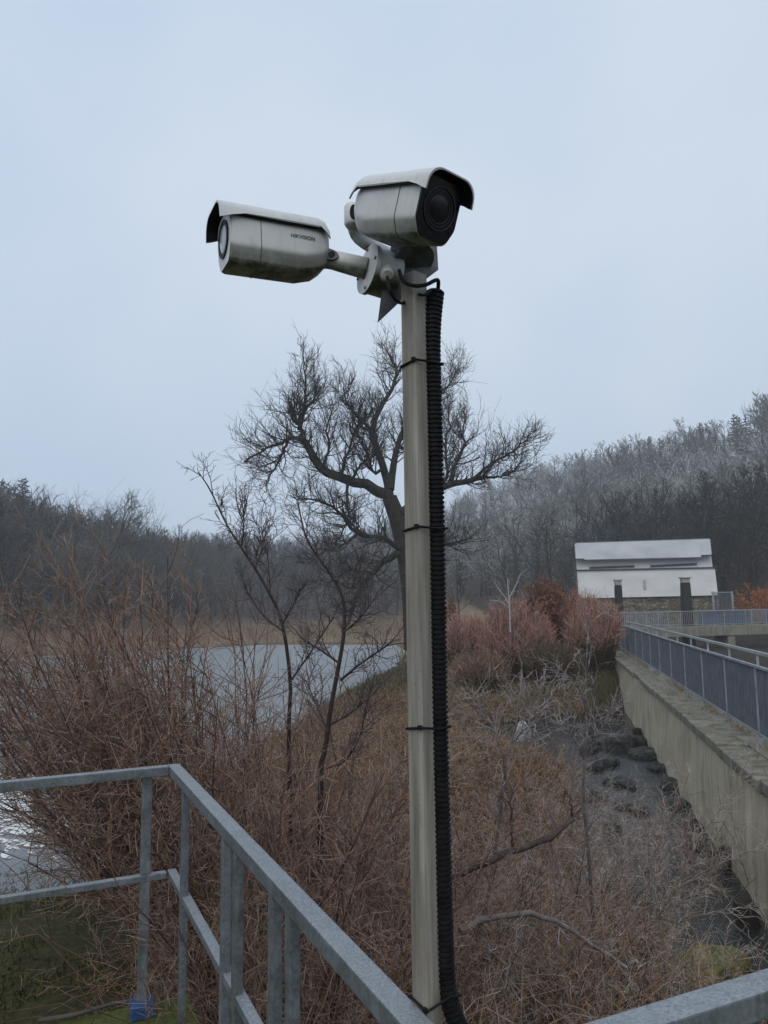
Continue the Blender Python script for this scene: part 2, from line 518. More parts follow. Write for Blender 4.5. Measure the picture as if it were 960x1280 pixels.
M['stone_pale'] = m_simple('frosted_pale_stone', (0.20, 0.205, 0.21), (0.42, 0.43, 0.44), 6, 0.8, bump=0.5)
M['stone_moss'] = m_simple('mossy_stone', (0.055, 0.062, 0.018), (0.17, 0.165, 0.055), 7, 0.9, bump=0.5, dist=0.02)
M['bark'] = m_simple('tree_bark', (0.012, 0.010, 0.009), (0.048, 0.042, 0.031), 3, 0.9, bump=0.7, stretch=(3, 3, 0.8), dist=0.04)
M['willow_twig'] = m_twig('willow_twig', (0.014, 0.012, 0.011), (0.055, 0.046, 0.038), (0.34, 0.34, 0.35), 0.7)
M['sapling'] = m_twig('sapling_bark', (0.018, 0.011, 0.011), (0.075, 0.045, 0.042), (0.36, 0.33, 0.34), 0.8)
M['shrub_tip'] = m_twig('shrub_twig', (0.065, 0.030, 0.016), (0.30, 0.17, 0.095), (0.52, 0.44, 0.41), 0.75)
M['shrub'] = m_twig('shrub_stem', (0.024, 0.010, 0.006), (0.19, 0.088, 0.045), (0.38, 0.34, 0.34), 0.7)
M['shrub_grey'] = m_twig('frosted_bramble_stem', (0.040, 0.020, 0.012), (0.22, 0.125, 0.075), (0.66, 0.62, 0.59), 1.0)
M['dark_stem'] = m_twig('dark_frosted_stem', (0.022, 0.013, 0.012), (0.085, 0.05, 0.042), (0.58, 0.55, 0.56), 1.0)
M['mat'] = m_twig('dead_stalks', (0.028, 0.012, 0.006), (0.34, 0.18, 0.085), (0.62, 0.56, 0.50), 0.7)
M['straw'] = m_twig('straw_blades', (0.13, 0.09, 0.055), (0.33, 0.255, 0.165), (0.5, 0.48, 0.45), 0.5)
M['osier'] = m_twig('pink_willow_twig', (0.20, 0.09, 0.058), (0.54, 0.27, 0.21), (0.74, 0.58, 0.54), 0.8)
M['osier_brown'] = m_twig('brown_willow_twig', (0.11, 0.06, 0.034), (0.30, 0.175, 0.11), (0.6, 0.5, 0.46), 0.6)
M['osier_stem'] = m_twig('willow_stem', (0.05, 0.038, 0.02), (0.17, 0.115, 0.06), (0.5, 0.45, 0.4), 0.4)
M['forest'] = m_twig('far_bare_twigs', (0.005, 0.0045, 0.004), (0.030, 0.025, 0.019), (0.47, 0.50, 0.50), 1.25)
M['conifer'] = m_twig('conifer_needles', (0.010, 0.017, 0.012), (0.030, 0.042, 0.028), (0.40, 0.43, 0.45), 0.7)
M['beech_leaf'] = m_twig('withered_beech_leaf', (0.11, 0.040, 0.018), (0.27, 0.105, 0.045), (0.45, 0.38, 0.35), 0.5)
M['orange_leaf'] = m_twig('orange_leaf', (0.25, 0.075, 0.02), (0.45, 0.17, 0.04), (0.5, 0.4, 0.3), 0.3)
M['dead_wood'] = m_twig('dead_wood', (0.035, 0.025, 0.02), (0.16, 0.13, 0.11), (0.46, 0.44, 0.44), 0.9)

def m_foam():
    t = NT('broken_foam')
    n = t.tex(3.2, 8, 0.75)
    t.col((0.62, 0.65, 0.66)); t.set(0.7, 0, 0.3)
    t.bump(n, 0.6, 0.03)
    return t.m
M['foam'] = m_foam()

# ------------------------------------------------------------------ terrain
WL = -1.85                                    # water level; the platform top is z = 0
LAKE = [(-3.6, 10.8), (-3.7, 14), (-3.2, 20), (-2.5, 27), (-1.7, 34), (0.2, 45), (1.6, 60), (1.0, 74), (-12, 77), (-24, 66), (-34, 57), (-52, 50),
        (-60, 34), (-45, 14), (-20, 10), (-8, 10.0), (-5, 10.6)]
def wall_x(y): return 2.42 + 0.218 * y
STREAM = [(2.9, 5.0), (2.2, 7.6), (1.9, 9.2), (2.3, 11), (3.2, 14), (3.7, 17), (3.1, 19.6), (1.7, 21), (1.4, 23.2), (3.6, 24.6), (5.6, 26.2), (7.6, 26.8), (9.0, 26.6),
          (wall_x(20) + .4, 20), (wall_x(12) + .4, 12), (wall_x(5) + .4, 5)]
RACE = [(wall_x(8) + 2.2, 8), (wall_x(30) + 2.2, 30), (wall_x(50) + 2.4, 50), (wall_x(62) + 6, 62), (40, 62), (40, 8)]

AZ = np.array([-3.0, -0.9, -0.5, -0.38, -0.25, -0.12, -0.02, 0.08, 0.2, 0.35, 0.5, 0.7, 3.0])
R_BASE = np.interp
def hill_profile(a):
    base = np.interp(a, AZ, [80, 80, 88, 98, 125, 165, 150, 112, 98, 88, 84, 80, 80])
    ridge = np.interp(a, AZ, [150, 150, 158, 190, 260, 340, 345, 320, 290, 250, 225, 205, 205])
    top = np.interp(a, AZ, [15, 15, 10.5, 9.0, 14, 20, 23, 32, 40, 40, 41.5, 44, 44])
    return base, ridge, top

def height(x, y):
    x, y = np.asarray(x, float), np.asarray(y, float)
    r = np.hypot(x, y)
    yy = np.maximum(y, 1e-3)
    a = np.clip(np.where(y > 0, x / yy, np.sign(x) * 3), -3, 3)
    base, ridge, top = hill_profile(a)
    t = (r - base) / (ridge - base)
    hill = np.where(t < 1, sstep(-0.12, 1.15, t) / sstep(-0.12, 1.15, np.array(1.0)), 1 - 0.25 * np.clip((r - ridge) / 300, 0, 1)) * top
    hill *= sstep(-40, 25, y)
    hill += (vnoise(x, y, 40, 3) - 0.5) * 5 * np.clip(t, 0, 1) * sstep(-40, 25, y)
    sd = np.minimum(poly_sd(x, y, LAKE), poly_sd(x, y, STREAM))
    sd += (vnoise(x, y, 1.1, 1) - 0.5) * 0.55
    land = 0.10 + 0.35 * sstep(0.3, 3.0, sd) + 0.35 * (vnoise(x, y, 2.6, 5) - 0.4) * sstep(0.2, 2.0, sd) + 0.10 * (vnoise(x, y, 0.6, 8) - 0.5)
    land += 0.9 * sstep(30, 42, y) * sstep(2, 7, sd) * sstep(0, 4, x)
    land += 0.55 * sstep(7.0, 2.5, np.hypot(x - 0.6, y - 2.4))
    z = WL + np.where(sd > 0, land * sstep(-0.05, 0.7, sd), np.maximum(-0.5, sd * 0.35))
    beyond = sstep(1.2, 1.9, x - wall_x(y)) * sstep(3, 5, y) * sstep(4, 10, 80 - y)
    z = z * (1 - beyond) + beyond * (-1.55)
    z = z + sstep(26, 32, y) * sstep(-3.5, -0.5, x - wall_x(y)) * (1 - beyond) * sstep(75, 50, y) * 0.75
    plat = sstep(62, 66, y) * sstep(12, 17, x) * sstep(100, 90, y)
    z = z * (1 - plat) + plat * (-0.7)
    return z + np.maximum(hill, 0)

def ground():
    rings = [0.0] + list(np.geomspace(0.7, 40, 150)) + list(np.geomspace(40.8, 460, 100))
    ang = np.unique(np.concatenate([np.linspace(-math.pi, -0.75, 50), np.linspace(-0.75, 0.75, 330), np.linspace(0.75, math.pi, 50)]))[:-1]
    R, T = np.meshgrid(rings[1:], ang, indexing='ij')
    X, Y = R * np.sin(T), R * np.cos(T)
    Z = height(X, Y)
    V = np.stack([X, Y, Z], -1).reshape(-1, 3)
    nr, na = X.shape
    idx = np.arange(nr * na).reshape(nr, na)
    j = np.roll(idx, -1, 1)
    F = np.stack([idx[:-1], idx[1:], j[1:], j[:-1]], -1).reshape(-1, 4)
    sl, ss = poly_sd(X, Y, LAKE), poly_sd(X, Y, STREAM)
    moss = sstep(3.0, -0.5, X - (-2.6)) * sstep(13, 9.5, Y) * sstep(-1.5, 0, sl) * 1.3
    moss = np.maximum(moss, sstep(3.2, 0.6, np.abs(sl)) * sstep(22, 26, Y) * sstep(60, 45, Y) * 0.95)
    moss = np.maximum(moss, 0.42 * sstep(25, 29, Y) * sstep(2, 4, X) * sstep(48, 40, Y))
    moss = np.maximum(moss, 0.6 * sstep(0.6, 0.1, ss) * sstep(-.5, 0, ss))
    straw = sstep(66, 72, np.hypot(X, Y)) * sstep(-1, 1, sl) * sstep(170, 110, np.hypot(X, Y)) * (X < 14)
    mud = np.maximum(sstep(0.1, -0.3, np.minimum(sl, ss)), sstep(1.2, 1.9, X - wall_x(Y)) * sstep(80, 70, Y) * 0.7) * sstep(0, 3, Y)
    mud = np.maximum(mud, 0.5 * sstep(110, 150, np.hypot(X, Y)))
    A = np.stack([np.clip(moss, 0, 1), np.clip(straw, 0, 1), np.clip(mud, 0, 1)], -1).reshape(-1, 3)
    me = quad_mesh('ground', V, F, A)
    tag(add('ground', me, M['ground']), kind='structure')
ground()

def flat_poly(name, poly, z, mat, step=None):
    bm = bmesh.new()
    bm.faces.new([bm.verts.new((x, y, z)) for x, y in poly])
    bmesh.ops.recalc_face_normals(bm, faces=bm.faces)
    for f in bm.faces:
        if f.normal.z < 0: f.normal_flip()
    return tag(add(name, bm_mesh(bm, name), mat), kind='structure')
flat_poly('river_water', [(-75, 6.0), (-2.0, 6.0), (-1.2, 20), (-0.4, 30), (1.5, 44), (3.0, 60), (2.6, 79), (-75, 84)], WL, M['water'])
flat_poly('stream_water', [(0.2, 4.6), (0.3, 20), (0.6, 25.5), (6, 28.5), (wall_x(28.5) + .1, 28.5), (wall_x(4.6) + .1, 4.6)], WL + 0.004, M['stream'])

# ------------------------------------------------------------------ platform under the near railing
ZR = 1.10                                     # top of the near handrail
K1 = PZ(218, 956, ZR)                         # outer corner of the railing
A_L = PZ(0, 977, ZR)
dA = (A_L - K1); dA.z = 0; dA.normalize()
dB = Vector((-dA.y, dA.x, 0))
if dB.y > 0: dB = -dB
C_a, C_b = PZ(752, 1278, ZR), PZ(960, 1214, ZR)
LB = (C_a - K1).dot(dB) + 0.025                       # length of the side rail down to the near corner
K2 = K1 + dB * (LB - 0.0)
dC = -dA
nA = -dB                                      # outward of A
def flat2(v): return Vector((v.x, v.y, 0))
# the concrete slab: edges 12 cm outside the rails
o = 0.12
poly = [flat2(K1 + dA * -o + nA * o), flat2(K1 + dA * 7 + nA * o), flat2(K1 + dA * 7 - nA * 9), flat2(K2 + dC * 7 - nA * 6.5), flat2(K2 + dC * 7 + nA * o), flat2(K2 + dC * o + nA * o)]
bm = bmesh.new()
top = [bm.verts.new(p) for p in poly]
bot = [bm.verts.new(p + Vector((0, 0, -2.2))) for p in poly]
bm.faces.new(top); bm.faces.new(bot[::-1])
for i in range(len(poly)):
    k = (i + 1) % len(poly)
    bm.faces.new((top[i], bot[i], bot[k], top[k]))
bmesh.ops.recalc_face_normals(bm, faces=bm.faces)
bmesh.ops.bevel(bm, geom=[e for e in bm.edges if all(abs(v.co.z) < .01 for v in e.verts)], offset=0.02, segments=2, affect='EDGES')
tag(add('platform', bm_mesh(bm, 'platform'), M['platform']), kind='structure')

# ------------------------------------------------------------------ near galvanised railing
def near_railing():
    root = tag(empty('platform_railing', flat2(K1)), 'galvanised steel railing with square tube rails around the mossy concrete platform', 'railing')
    G = M['galv']
    S = 0.05
    zt = ZR - 0.022
    up = Vector((0, 0, 1))
    def put(name, p0, p1, w, h, m=G, bev=0.004, upv=(0, 0, 1)):
        return add(name, bar_mesh(name, p0, p1, w, h, upv, bev), m, root, local=False)
    k1 = Vector((K1.x, K1.y, zt)); k2 = Vector((K2.x, K2.y, zt))
    put('top_rail', k1 + dA * 0.028, k1 + dA * 4.2, S, 0.044)
    put('top_rail', k1 - dB * 0.025, k2 + dB * 0.03, 0.055, 0.044)
    put('top_rail', k2 + dC * 0.031, k2 + dC * 3.2, 0.066, 0.05)
    zm = 0.60
    m1 = Vector((K1.x, K1.y, zm)); m2 = Vector((K2.x, K2.y, zm))
    put('middle_rail', m1 + dA * 0.028, m1 + dA * 4.2, 0.04, 0.03)
    put('middle_rail', m1 - dB * 0.02, m2 + dB * 0.02, 0.04, 0.03)
    put('middle_rail', m2 + dC * 0.03, m2 + dC * 3.2, 0.04, 0.03)
    def post(at, d, zb=0.0, w=0.044, foot=None):
        p = Vector((at.x, at.y, 0))
        put('post', p + up * zb, p + up * (zt - 0.0225), w, 0.03, upv=d)
    # on A, its blue foot plate
    pa = k1 + dA * 0.125 - nA * 0.004
    post(pa, nA)
    f = add('foot_plate', box_mesh('foot_plate', (pa.x, pa.y, 0.033), (0.105, 0.10, 0.065), 0.008, math.atan2(dA.y, dA.x)), M['blue_plate'], root, local=False)
    bolt = bmesh.new(); bmesh.ops.create_cone(bolt, cap_ends=True, segments=6, radius1=0.011, radius2=0.011, depth=0.012)
    bmesh.ops.translate(bolt, vec=(pa.x - dA.x * 0.0 + nA.x * 0.034, pa.y + nA.y * 0.034, 0.072), verts=bolt.verts)
    add('bolt', bm_mesh(bolt, 'bolt'), M['bolt'], f, local=False).matrix_parent_inverse = parent_world(f).inverted()
    post(k1 + dA * 2.0 - nA * 0.004, nA)
    post(k1 + dA * 3.9 - nA * 0.004, nA)
    # on B: one by the corner and two bolted pairs, inside of the rail
    inB = dA
    for s in bpost:
        post(k1 + dB * s + inB * 0.008, inB)
    for s in (0.45, 1.3, 2.6):
        post(k2 + dC * s - nA * 0.004, nA)
    # small weld plate closing the mitred corner
    return root
def along_B(px, py):
    p = PZ(px, py, ZR - 0.05)
    return (p - K1).dot(dB)
bpost = []
for px, py in ((240, 988), (287, 1047), (301, 1064), (342, 1118), (364, 1143)):
    bpost.append(along_B(px, py))
bpost[2] = max(bpost[2], bpost[1] + 0.047)
bpost[4] = max(bpost[4], bpost[3] + 0.047)
near_railing()

# ------------------------------------------------------------------ the camera post, its conduit and the two cameras
YP = 1.55
pole_top, pole_low = P(517, 344, YP), P(534, 1270, YP)
lean = (pole_top - pole_low)
pole_foot = pole_low - lean * ((pole_low.z + 1.35) / lean.z)
def tube_path_mesh(name, pts, rad, sides=10, cap=True, smooth=True):
    pts = [Vector(p) for p in pts]
    n = len(pts)
    rad = [rad] * n if isinstance(rad, (int, float)) else list(rad)
    bm = bmesh.new(); rings = []
    ref = None
    for i, p in enumerate(pts):
        t = (pts[min(i + 1, n - 1)] - pts[max(i - 1, 0)]).normalized()
        if ref is None:
            ref = t.orthogonal().normalized()
        ref = (ref - t * ref.dot(t)).normalized()
        b = t.cross(ref)
        rings.append([bm.verts.new(p + (ref * math.cos(a) + b * math.sin(a)) * rad[i]) for a in (2 * math.pi * k / sides for k in range(sides))])
    for r0, r1 in zip(rings, rings[1:]):
        for k in range(sides):
            bm.faces.new((r0[k], r0[(k + 1) % sides], r1[(k + 1) % sides], r1[k]))
    if cap:
        bm.faces.new(rings[0][::-1]); bm.faces.new(rings[-1])
    bmesh.ops.recalc_face_normals(bm, faces=bm.faces)
    return bm_mesh(bm, name, smooth)

def camera_post():
    root = tag(empty('camera_post', pole_foot), 'weathered square steel post with cable ties carrying two security cameras', 'post')
    yaw = math.radians(43)
    side = Vector((math.cos(yaw), math.sin(yaw), 0))
    add('square_tube', bar_mesh('square_tube', pole_foot, pole_top, 0.040, 0.040, side, 0.0028), M['pole'], root, local=False)
    # cable ties, round post and conduit together
    for py in (456, 661, 908, 1243):
        c = pole_at(py)
        cc = conduit_at(py)
        dr = Vector((0.010 if py != 1243 else -0.004, 0, 0.006))
        h = 0.0312
        loop = [c + Vector((-h, 0.0, -0.004)), c + Vector((-0.0015, -h, 0.002 if py < 1200 else -0.016)), cc + Vector((0.0, -0.0225, -0.002 if py < 1200 else 0.006)), cc + Vector((0.022, -0.004, 0)), cc + Vector((0.006, 0.021, 0)), c + Vector((0.0, h, 0)), ]
        loop = [Vector(p) for p in loop]
        full = []
        for a, b in zip(loop, loop[1:] + loop[:1]):
            for t in (0.0, 0.34, 0.67): full.append(a.lerp(b, t))
        full.append(full[0])
        tie = add('cable_tie', tube_path_mesh('cable_tie', full, 0.0026, 6, False), M['black_plastic'], root, local=False)
        hd = loop[1].lerp(loop[0], 0.12)
        add('tie_head', box_mesh('tie_head', (hd.x, hd.y - 0.003, hd.z + 0.001), (0.008, 0.007, 0.009), 0.001, -yaw), M['black_plastic'], tie, local=False)
    # bent mounting plate behind the junction boxes
    pl = [P(472, 397, 1.565), P(476, 366, 1.565), P(492, 300, 1.58), P(547, 296, 1.60), P(549, 330, 1.60), P(520, 352, 1.585)]
    nrm = Vector((-0.15, -1, 0.0))
    add('mounting_plate', prism_mesh('mounting_plate', [p + Vector((0, 0.028, 0)) for p in pl], nrm, 0.004, 0.0008), M['dark_bracket'], root, local=False)
    return root
def pole_at(py):
    d = ray(525, py); z = EYE.z + d.z * YP / d.y
    return pole_foot + lean * ((z - pole_foot.z) / lean.z)
COND = [(544, 364), (541, 400), (540.5, 440), (543, 540), (545, 640), (547, 760), (549, 900), (552, 1020), (555, 1140), (558, 1220), (563, 1255), (574, 1284), (592, 1315)]
cond_pts = [P(x, y, YP + 0.004) for x, y in COND]
def conduit_at(py):
    for (a, b), p, q in zip(zip(COND, COND[1:]), cond_pts, cond_pts[1:]):
        if a[1] <= py <= b[1]:
            return p.lerp(q, (py - a[1]) / (b[1] - a[1]))
    return cond_pts[-1]
camera_post()

def conduit():
    root = tag(empty('cable_conduit', cond_pts[-1]), 'black corrugated plastic cable conduit strapped along the square post', 'conduit')
    path = smooth_path(cond_pts, 1600)
    seg = np.concatenate([[0], np.cumsum(np.linalg.norm(np.diff(path, axis=0), axis=1))])
    pitch = 0.0098
    m = int(seg[-1] / pitch)
    s, rr = [], []
    for i in range(m):
        for f, r in ((0.0, 0.0150), (0.16, 0.0150), (0.30, 0.0180), (0.72, 0.0180), (0.86, 0.0150)):
            s.append((i + f) * pitch); rr.append(r)
    s = np.array(s)
    pp = np.stack([np.interp(s, seg, path[:, k]) for k in range(3)], -1)
    rr = np.array(rr) * np.interp(s, [0, 0.07, 0.14, 3], [1.12, 1.05, 1.0, 1.0])
    # run on to the ground under the post
    add('corrugated_tube', tube_path_mesh('corrugated_tube', [Vector(p) for p in pp], list(rr), 18, True, False), M['black_plastic'], root, local=False)
    e = cond_pts[-1]
    low = smooth_path([e - Vector((-0.0, 0, 0.0)), e + Vector((0.05, 0.03, -0.12)), e + Vector((0.10, 0.08, -0.5)), e + Vector((0.12, 0.12, -1.9))], 20)
    add('lower_tube', tube_path_mesh('lower_tube', [Vector(p) for p in low], 0.0165, 12), M['black_plastic'], root, local=False)
    c1 = smooth_path([P(484, 346, 1.515), P(487, 362, 1.50), P(494, 374, 1.515), P(503, 379, 1.53), P(512, 372, 1.60)], 24)
    c2 = smooth_path([P(499, 338, 1.535), P(504, 351, 1.51), P(517, 357, 1.505), P(532, 356, 1.51), P(545, 350, 1.52), P(548, 353, 1.535), P(547, 366, 1.552)], 34)
    c3 = smooth_path([P(516, 365, 1.56), P(530, 369, 1.515), P(540, 362, 1.54), P(543, 366, 1.552)], 20)
    for c, r in ((c1, 0.0035), (c2, 0.0042), (c3, 0.0028)):
        add('cable', tube_path_mesh('cable', [Vector(p) for p in c], r, 8), M['cable'], root, local=False)
conduit()

def lettering(text, width, depth=0.0006):
    cu = bpy.data.curves.new('lettering', 'FONT')
    cu.body = text; cu.size = 1.0; cu.shear = 0.18; cu.offset = 0.035; cu.space_character = 1.02; cu.align_x = 'CENTER'; cu.align_y = 'CENTER'
    o_ = bpy.data.objects.new('lettering', cu); COL.objects.link(o_)
    dg = bpy.context.evaluated_depsgraph_get(); dg.update()
    me = bpy.data.meshes.new_from_object(o_.evaluated_get(dg))
    bpy.data.objects.remove(o_); bpy.data.curves.remove(cu)
    co = np.zeros(len(me.vertices) * 3, np.float32); me.vertices.foreach_get('co', co); co = co.reshape(-1, 3)
    s = width / (co[:, 0].max() - co[:, 0].min())
    co *= s
    co[:, 0] -= (co[:, 0].max() + co[:, 0].min()) / 2
    me.vertices.foreach_set('co', co.ravel()); me.update()
    me.materials.clear()
    return me

def disc_mesh(name, c, r, depth, axis='Y', seg=40, r2=None, bevel=0.0):
    bm = bmesh.new()
    bmesh.ops.create_cone(bm, cap_ends=True, segments=seg, radius1=r, radius2=r if r2 is None else r2, depth=depth)
    if bevel:
        bmesh.ops.bevel(bm, geom=[e for e in bm.edges if len(e.link_faces) == 2 and e.calc_face_angle() > 0.7], offset=bevel, segments=2, affect='EDGES')
    if axis == 'Y': bmesh.ops.rotate(bm, cent=(0, 0, 0), matrix=Matrix.Rotation(-math.pi / 2, 3, 'X'), verts=bm.verts)
    if axis == 'X': bmesh.ops.rotate(bm, cent=(0, 0, 0), matrix=Matrix.Rotation(math.pi / 2, 3, 'Y'), verts=bm.verts)
    bmesh.ops.translate(bm, vec=Vector(c), verts=bm.verts)
    return bm_mesh(bm, name, seg > 16)

def ring_mesh(name, c, r_out, r_in, depth, seg=48):
    """flat ring facing +Y"""
    V, F = [], []
    for i in range(seg):
        a = 2 * math.pi * i / seg
        for r, dy in ((r_out, 0), (r_out, depth), (r_in, depth), (r_in, 0)):
            V.append((c[0] + r * math.cos(a), c[1] + dy, c[2] + r * math.sin(a)))
    for i in range(seg):
        j = (i + 1) % seg
        for k in range(4):
            l = (k + 1) % 4
            F.append((i * 4 + k, j * 4 + k, j * 4 + l, i * 4 + l))
    return pydata(name, V, F)

BW, BH, BL = 0.108, 0.118, 0.215              # camera body
def body_section(w, h, n_arc=7, rt=0.030, cham=0.034, chin=0.80):
    """rounded top, straight sides, narrowing chin (x, z) counter-clockwise seen from the front"""
    pts = []
    hw, hh = w / 2, h / 2
    zb = -hh + cham
    bw = hw * chin
    def arc(cx, cz, r, a0, a1, n):
        for i in range(n + 1):
            a = math.radians(a0 + (a1 - a0) * i / n)
            pts.append((cx + r * math.cos(a), cz + r * math.sin(a)))
    arc(hw - rt, hh - rt, rt, 0, 90, n_arc)
    arc(-hw + rt, hh - rt, rt, 90, 180, n_arc)
    r2, r3 = 0.030, 0.016
    arc(-hw + r2, zb + 0.006, r2, 180, 206, 4)
    arc(-bw + r3, -hh + r3, r3, 208, 270, 5)
    arc(bw - r3, -hh + r3, r3, 270, 332, 5)
    arc(hw - r2, zb + 0.006, r2, 334, 360, 4)
    return pts

def security_camera(label, mw, pale_lens, logo_side, logo_at):
    """local frame: +Y looks out of the lens, Z up, origin at the middle of the front face"""
    root = tag(empty('security_camera', mat=mw), label, 'security camera', 'bullet security cameras on the post')
    C = M['camera']
    secs = [(-BL - 0.004, 0.80, 0.70), (-BL, 0.86, 0.76), (-BL + 0.018, 0.955, 0.90), (-BL + 0.055, 1, 1), (-0.004, 1, 1), (0.0, 0.985, 0.985)]
    V, F = [], []
    k = None
    for y, sw, sh in secs:
        pts = body_section(BW * sw, BH * sh)
        k = len(pts)
        dz = (1 - sh) * BH * 0.30
        V += [(x, y, z + dz) for x, z in pts]
    for i in range(len(secs) - 1):
        for q in range(k):
            r = (q + 1) % k
            F.append((i * k + q, i * k + r, (i + 1) * k + r, (i + 1) * k + q))
    F.append(tuple(range(k))); F.append(tuple(range((len(secs) - 1) * k, len(secs) * k))[::-1])
    bm = bmesh.new(); vv = [bm.verts.new(v) for v in V]
    for f in F: bm.faces.new([vv[i] for i in f])
    bmesh.ops.recalc_face_normals(bm, faces=bm.faces)
    me = bm_mesh(bm, 'housing', True)
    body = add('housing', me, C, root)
    sharp_by_angle(me, 30)
    # seam of the front ring
    sm = []
    for y in (-0.062,):
        pts = body_section(BW + 0.0012, BH + 0.0012)
        sm.append(add('seam', tube_path_mesh('seam', [Vector((x, y, z)) for x, z in pts + pts[:1]], 0.0007, 5, False), M['letter'], body))
    # front
    pts = body_section(BW * 0.965, BH * 0.965)
    bm = bmesh.new()
    f0 = [bm.verts.new((x, 0.0003, z)) for x, z in pts]; f1 = [bm.verts.new((x * 0.985, 0.0035, z * 0.985)) for x, z in pts]
    bm.faces.new(f1)
    for q in range(k): bm.faces.new((f0[q], f0[(q + 1) % k], f1[(q + 1) % k], f1[q]))
    bmesh.ops.recalc_face_normals(bm, faces=bm.faces)
    add('front_plate', bm_mesh(bm, 'front_plate'), C if pale_lens else M['glass_black'], root)
    rr = 0.040 if pale_lens else 0.041
    zc = 0.004
    add('lens_ring', ring_mesh('lens_ring', (0, 0.0036, zc), rr, rr - (0.009 if pale_lens else 0.0016), 0.003), M['black_plastic'] if pale_lens else M['ring'], root)
    bm = bmesh.new()
    bmesh.ops.create_uvsphere(bm, u_segments=36, v_segments=14, radius=1.0)
    rl = rr - 0.009 if pale_lens else 0.026
    bmesh.ops.scale(bm, vec=(rl, 0.005 if pale_lens else 0.002, rl), verts=bm.verts)
    bmesh.ops.translate(bm, vec=(0, 0.0035, zc), verts=bm.verts)
    add('lens', bm_mesh(bm, 'lens', True), M['lens_glare'] if pale_lens else M['glass_black'], root)
    if not pale_lens:
        for r_ in (0.034, 0.0275):
            add('lens_ring', ring_mesh('lens_ring', (0, 0.0036, zc), r_, r_ - 0.0012, 0.0012), M['ring'], root)
    # sun shield: shell over the top, longer than the body in front
    def prof(w, drop, zt):
        hw = w / 2; r = 0.034
        out = [(-hw - 0.001, zt - drop)]
        out += [(-hw + r - r * math.cos(a), zt - r + r * math.sin(a)) for a in np.linspace(0, math.pi / 2, 7)]
        out += [(hw - r + r * math.sin(a), zt - r + r * math.cos(a)) for a in np.linspace(0, math.pi / 2, 7)]
        out += [(hw + 0.001, zt - drop)]
        return out
    zt = BH / 2 + 0.010
    stn = [(-BL + 0.000, 0.036, -0.020), (-BL + 0.008, 0.038, -0.006), (-BL + 0.022, 0.031, 0.0), (-BL * 0.5, 0.031, 0.0), (-0.03, 0.033, 0.001), (0.000, 0.040, 0.001), (0.016, 0.046, 0.001), (0.027, 0.048, 0.0)]
    bm = bmesh.new(); rows_o, rows_i = [], []
    for y, drop, dz in stn:
        rows_o.append([bm.verts.new((x, y, z + dz)) for x, z in prof(BW + 0.019, drop, zt)])
        rows_i.append([bm.verts.new((x, y, z + dz)) for x, z in prof(BW + 0.013, drop - 0.003, zt - 0.003)])
    n = len(rows_o[0])
    for a, b in zip(rows_o, rows_o[1:]):
        for q in range(n - 1): bm.faces.new((a[q], a[q + 1], b[q + 1], b[q]))
    for a, b in zip(rows_i, rows_i[1:]):
        for q in range(n - 1): bm.faces.new((a[q + 1], a[q], b[q], b[q + 1])).material_index = 1
    for ro, ri in ((rows_o[0], rows_i[0]), (rows_o[-1], rows_i[-1])):
        for q in range(n - 1): bm.faces.new((ro[q], ro[q + 1], ri[q + 1], ri[q]))
    for q in (0, n - 1):
        for i in range(len(rows_o) - 1):
            bm.faces.new((rows_o[i][q], rows_o[i + 1][q], rows_i[i + 1][q], rows_i[i][q]))
    bmesh.ops.recalc_face_normals(bm, faces=bm.faces)
    me = bm_mesh(bm, 'sun_shield', True); sharp_by_angle(me, 45)
    me.materials.append(C); me.materials.append(M['black_plastic'])
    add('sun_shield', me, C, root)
    for sx in (-1, 1):  # black strips added to draw the shadow gap under the shield edge
        add('shadow_gap_strip', box_mesh('shadow_gap_strip', (sx * (BW / 2 + 0.0035), -BL * 0.5 + 0.012, zt - 0.0325), (0.010, BL * 0.86, 0.0045), 0.001), M['black_plastic'], root)
    # dark fill in the gap between housing top and shield
    add('shadow_gap_strip', box_mesh('shadow_gap_strip', (0, -BL * 0.5 + 0.01, BH / 2 + 0.0032), (BW * 0.7, BL * 0.86, 0.0062), 0.001), M['black_plastic'], root)
    me = lettering('HIKVISION', 0.056)
    lt = add('lettering', me, M['letter'], body)
    if logo_side > 0:      # on the +X side, reading towards +Y
        lt.matrix_local = Matrix(((0, 0, 1, BW / 2 + 0.0006), (1, 0, 0, -BL * 0.79 + 0.004), (0, 1, 0, 0.016), (0, 0, 0, 1)))
    else:
        lt.matrix_local = Matrix(((0, 0, -1, -BW / 2 - 0.0006), (-1, 0, 0, -BL * logo_at), (0, 1, 0, 0.010), (0, 0, 0, 1)))
    return root

def sharp_by_angle(me, deg):
    bm = bmesh.new(); bm.from_mesh(me)
    for e in bm.edges:
        e.smooth = not (len(e.link_faces) == 2 and e.calc_face_angle() > math.radians(deg))
    bm.to_mesh(me); bm.free()

def frame(front, back, roll=0.0):
    y = (front - back).normalized()
    x = y.cross(Vector((0, 0, 1))).normalized()
    z = x.cross(y)
    m = Matrix((x, y, z)).transposed()
    m = m @ Matrix.Rotation(roll, 3, 'Y')
    return Matrix.Translation(front) @ m.to_4x4()

# camera looking out to the left of the post
f1, b1 = P(282, 302, 1.53), P(397, 320, 1.62)
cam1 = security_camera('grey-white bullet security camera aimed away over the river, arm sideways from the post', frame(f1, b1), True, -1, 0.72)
# camera above the post, looking towards the walkway
f2, b2 = P(547, 264, 1.40), P(452, 269, 1.575)
cam2 = security_camera('grey-white bullet security camera with black front glass, right on top of the post', frame(f2, b2), False, -1, 0.74)

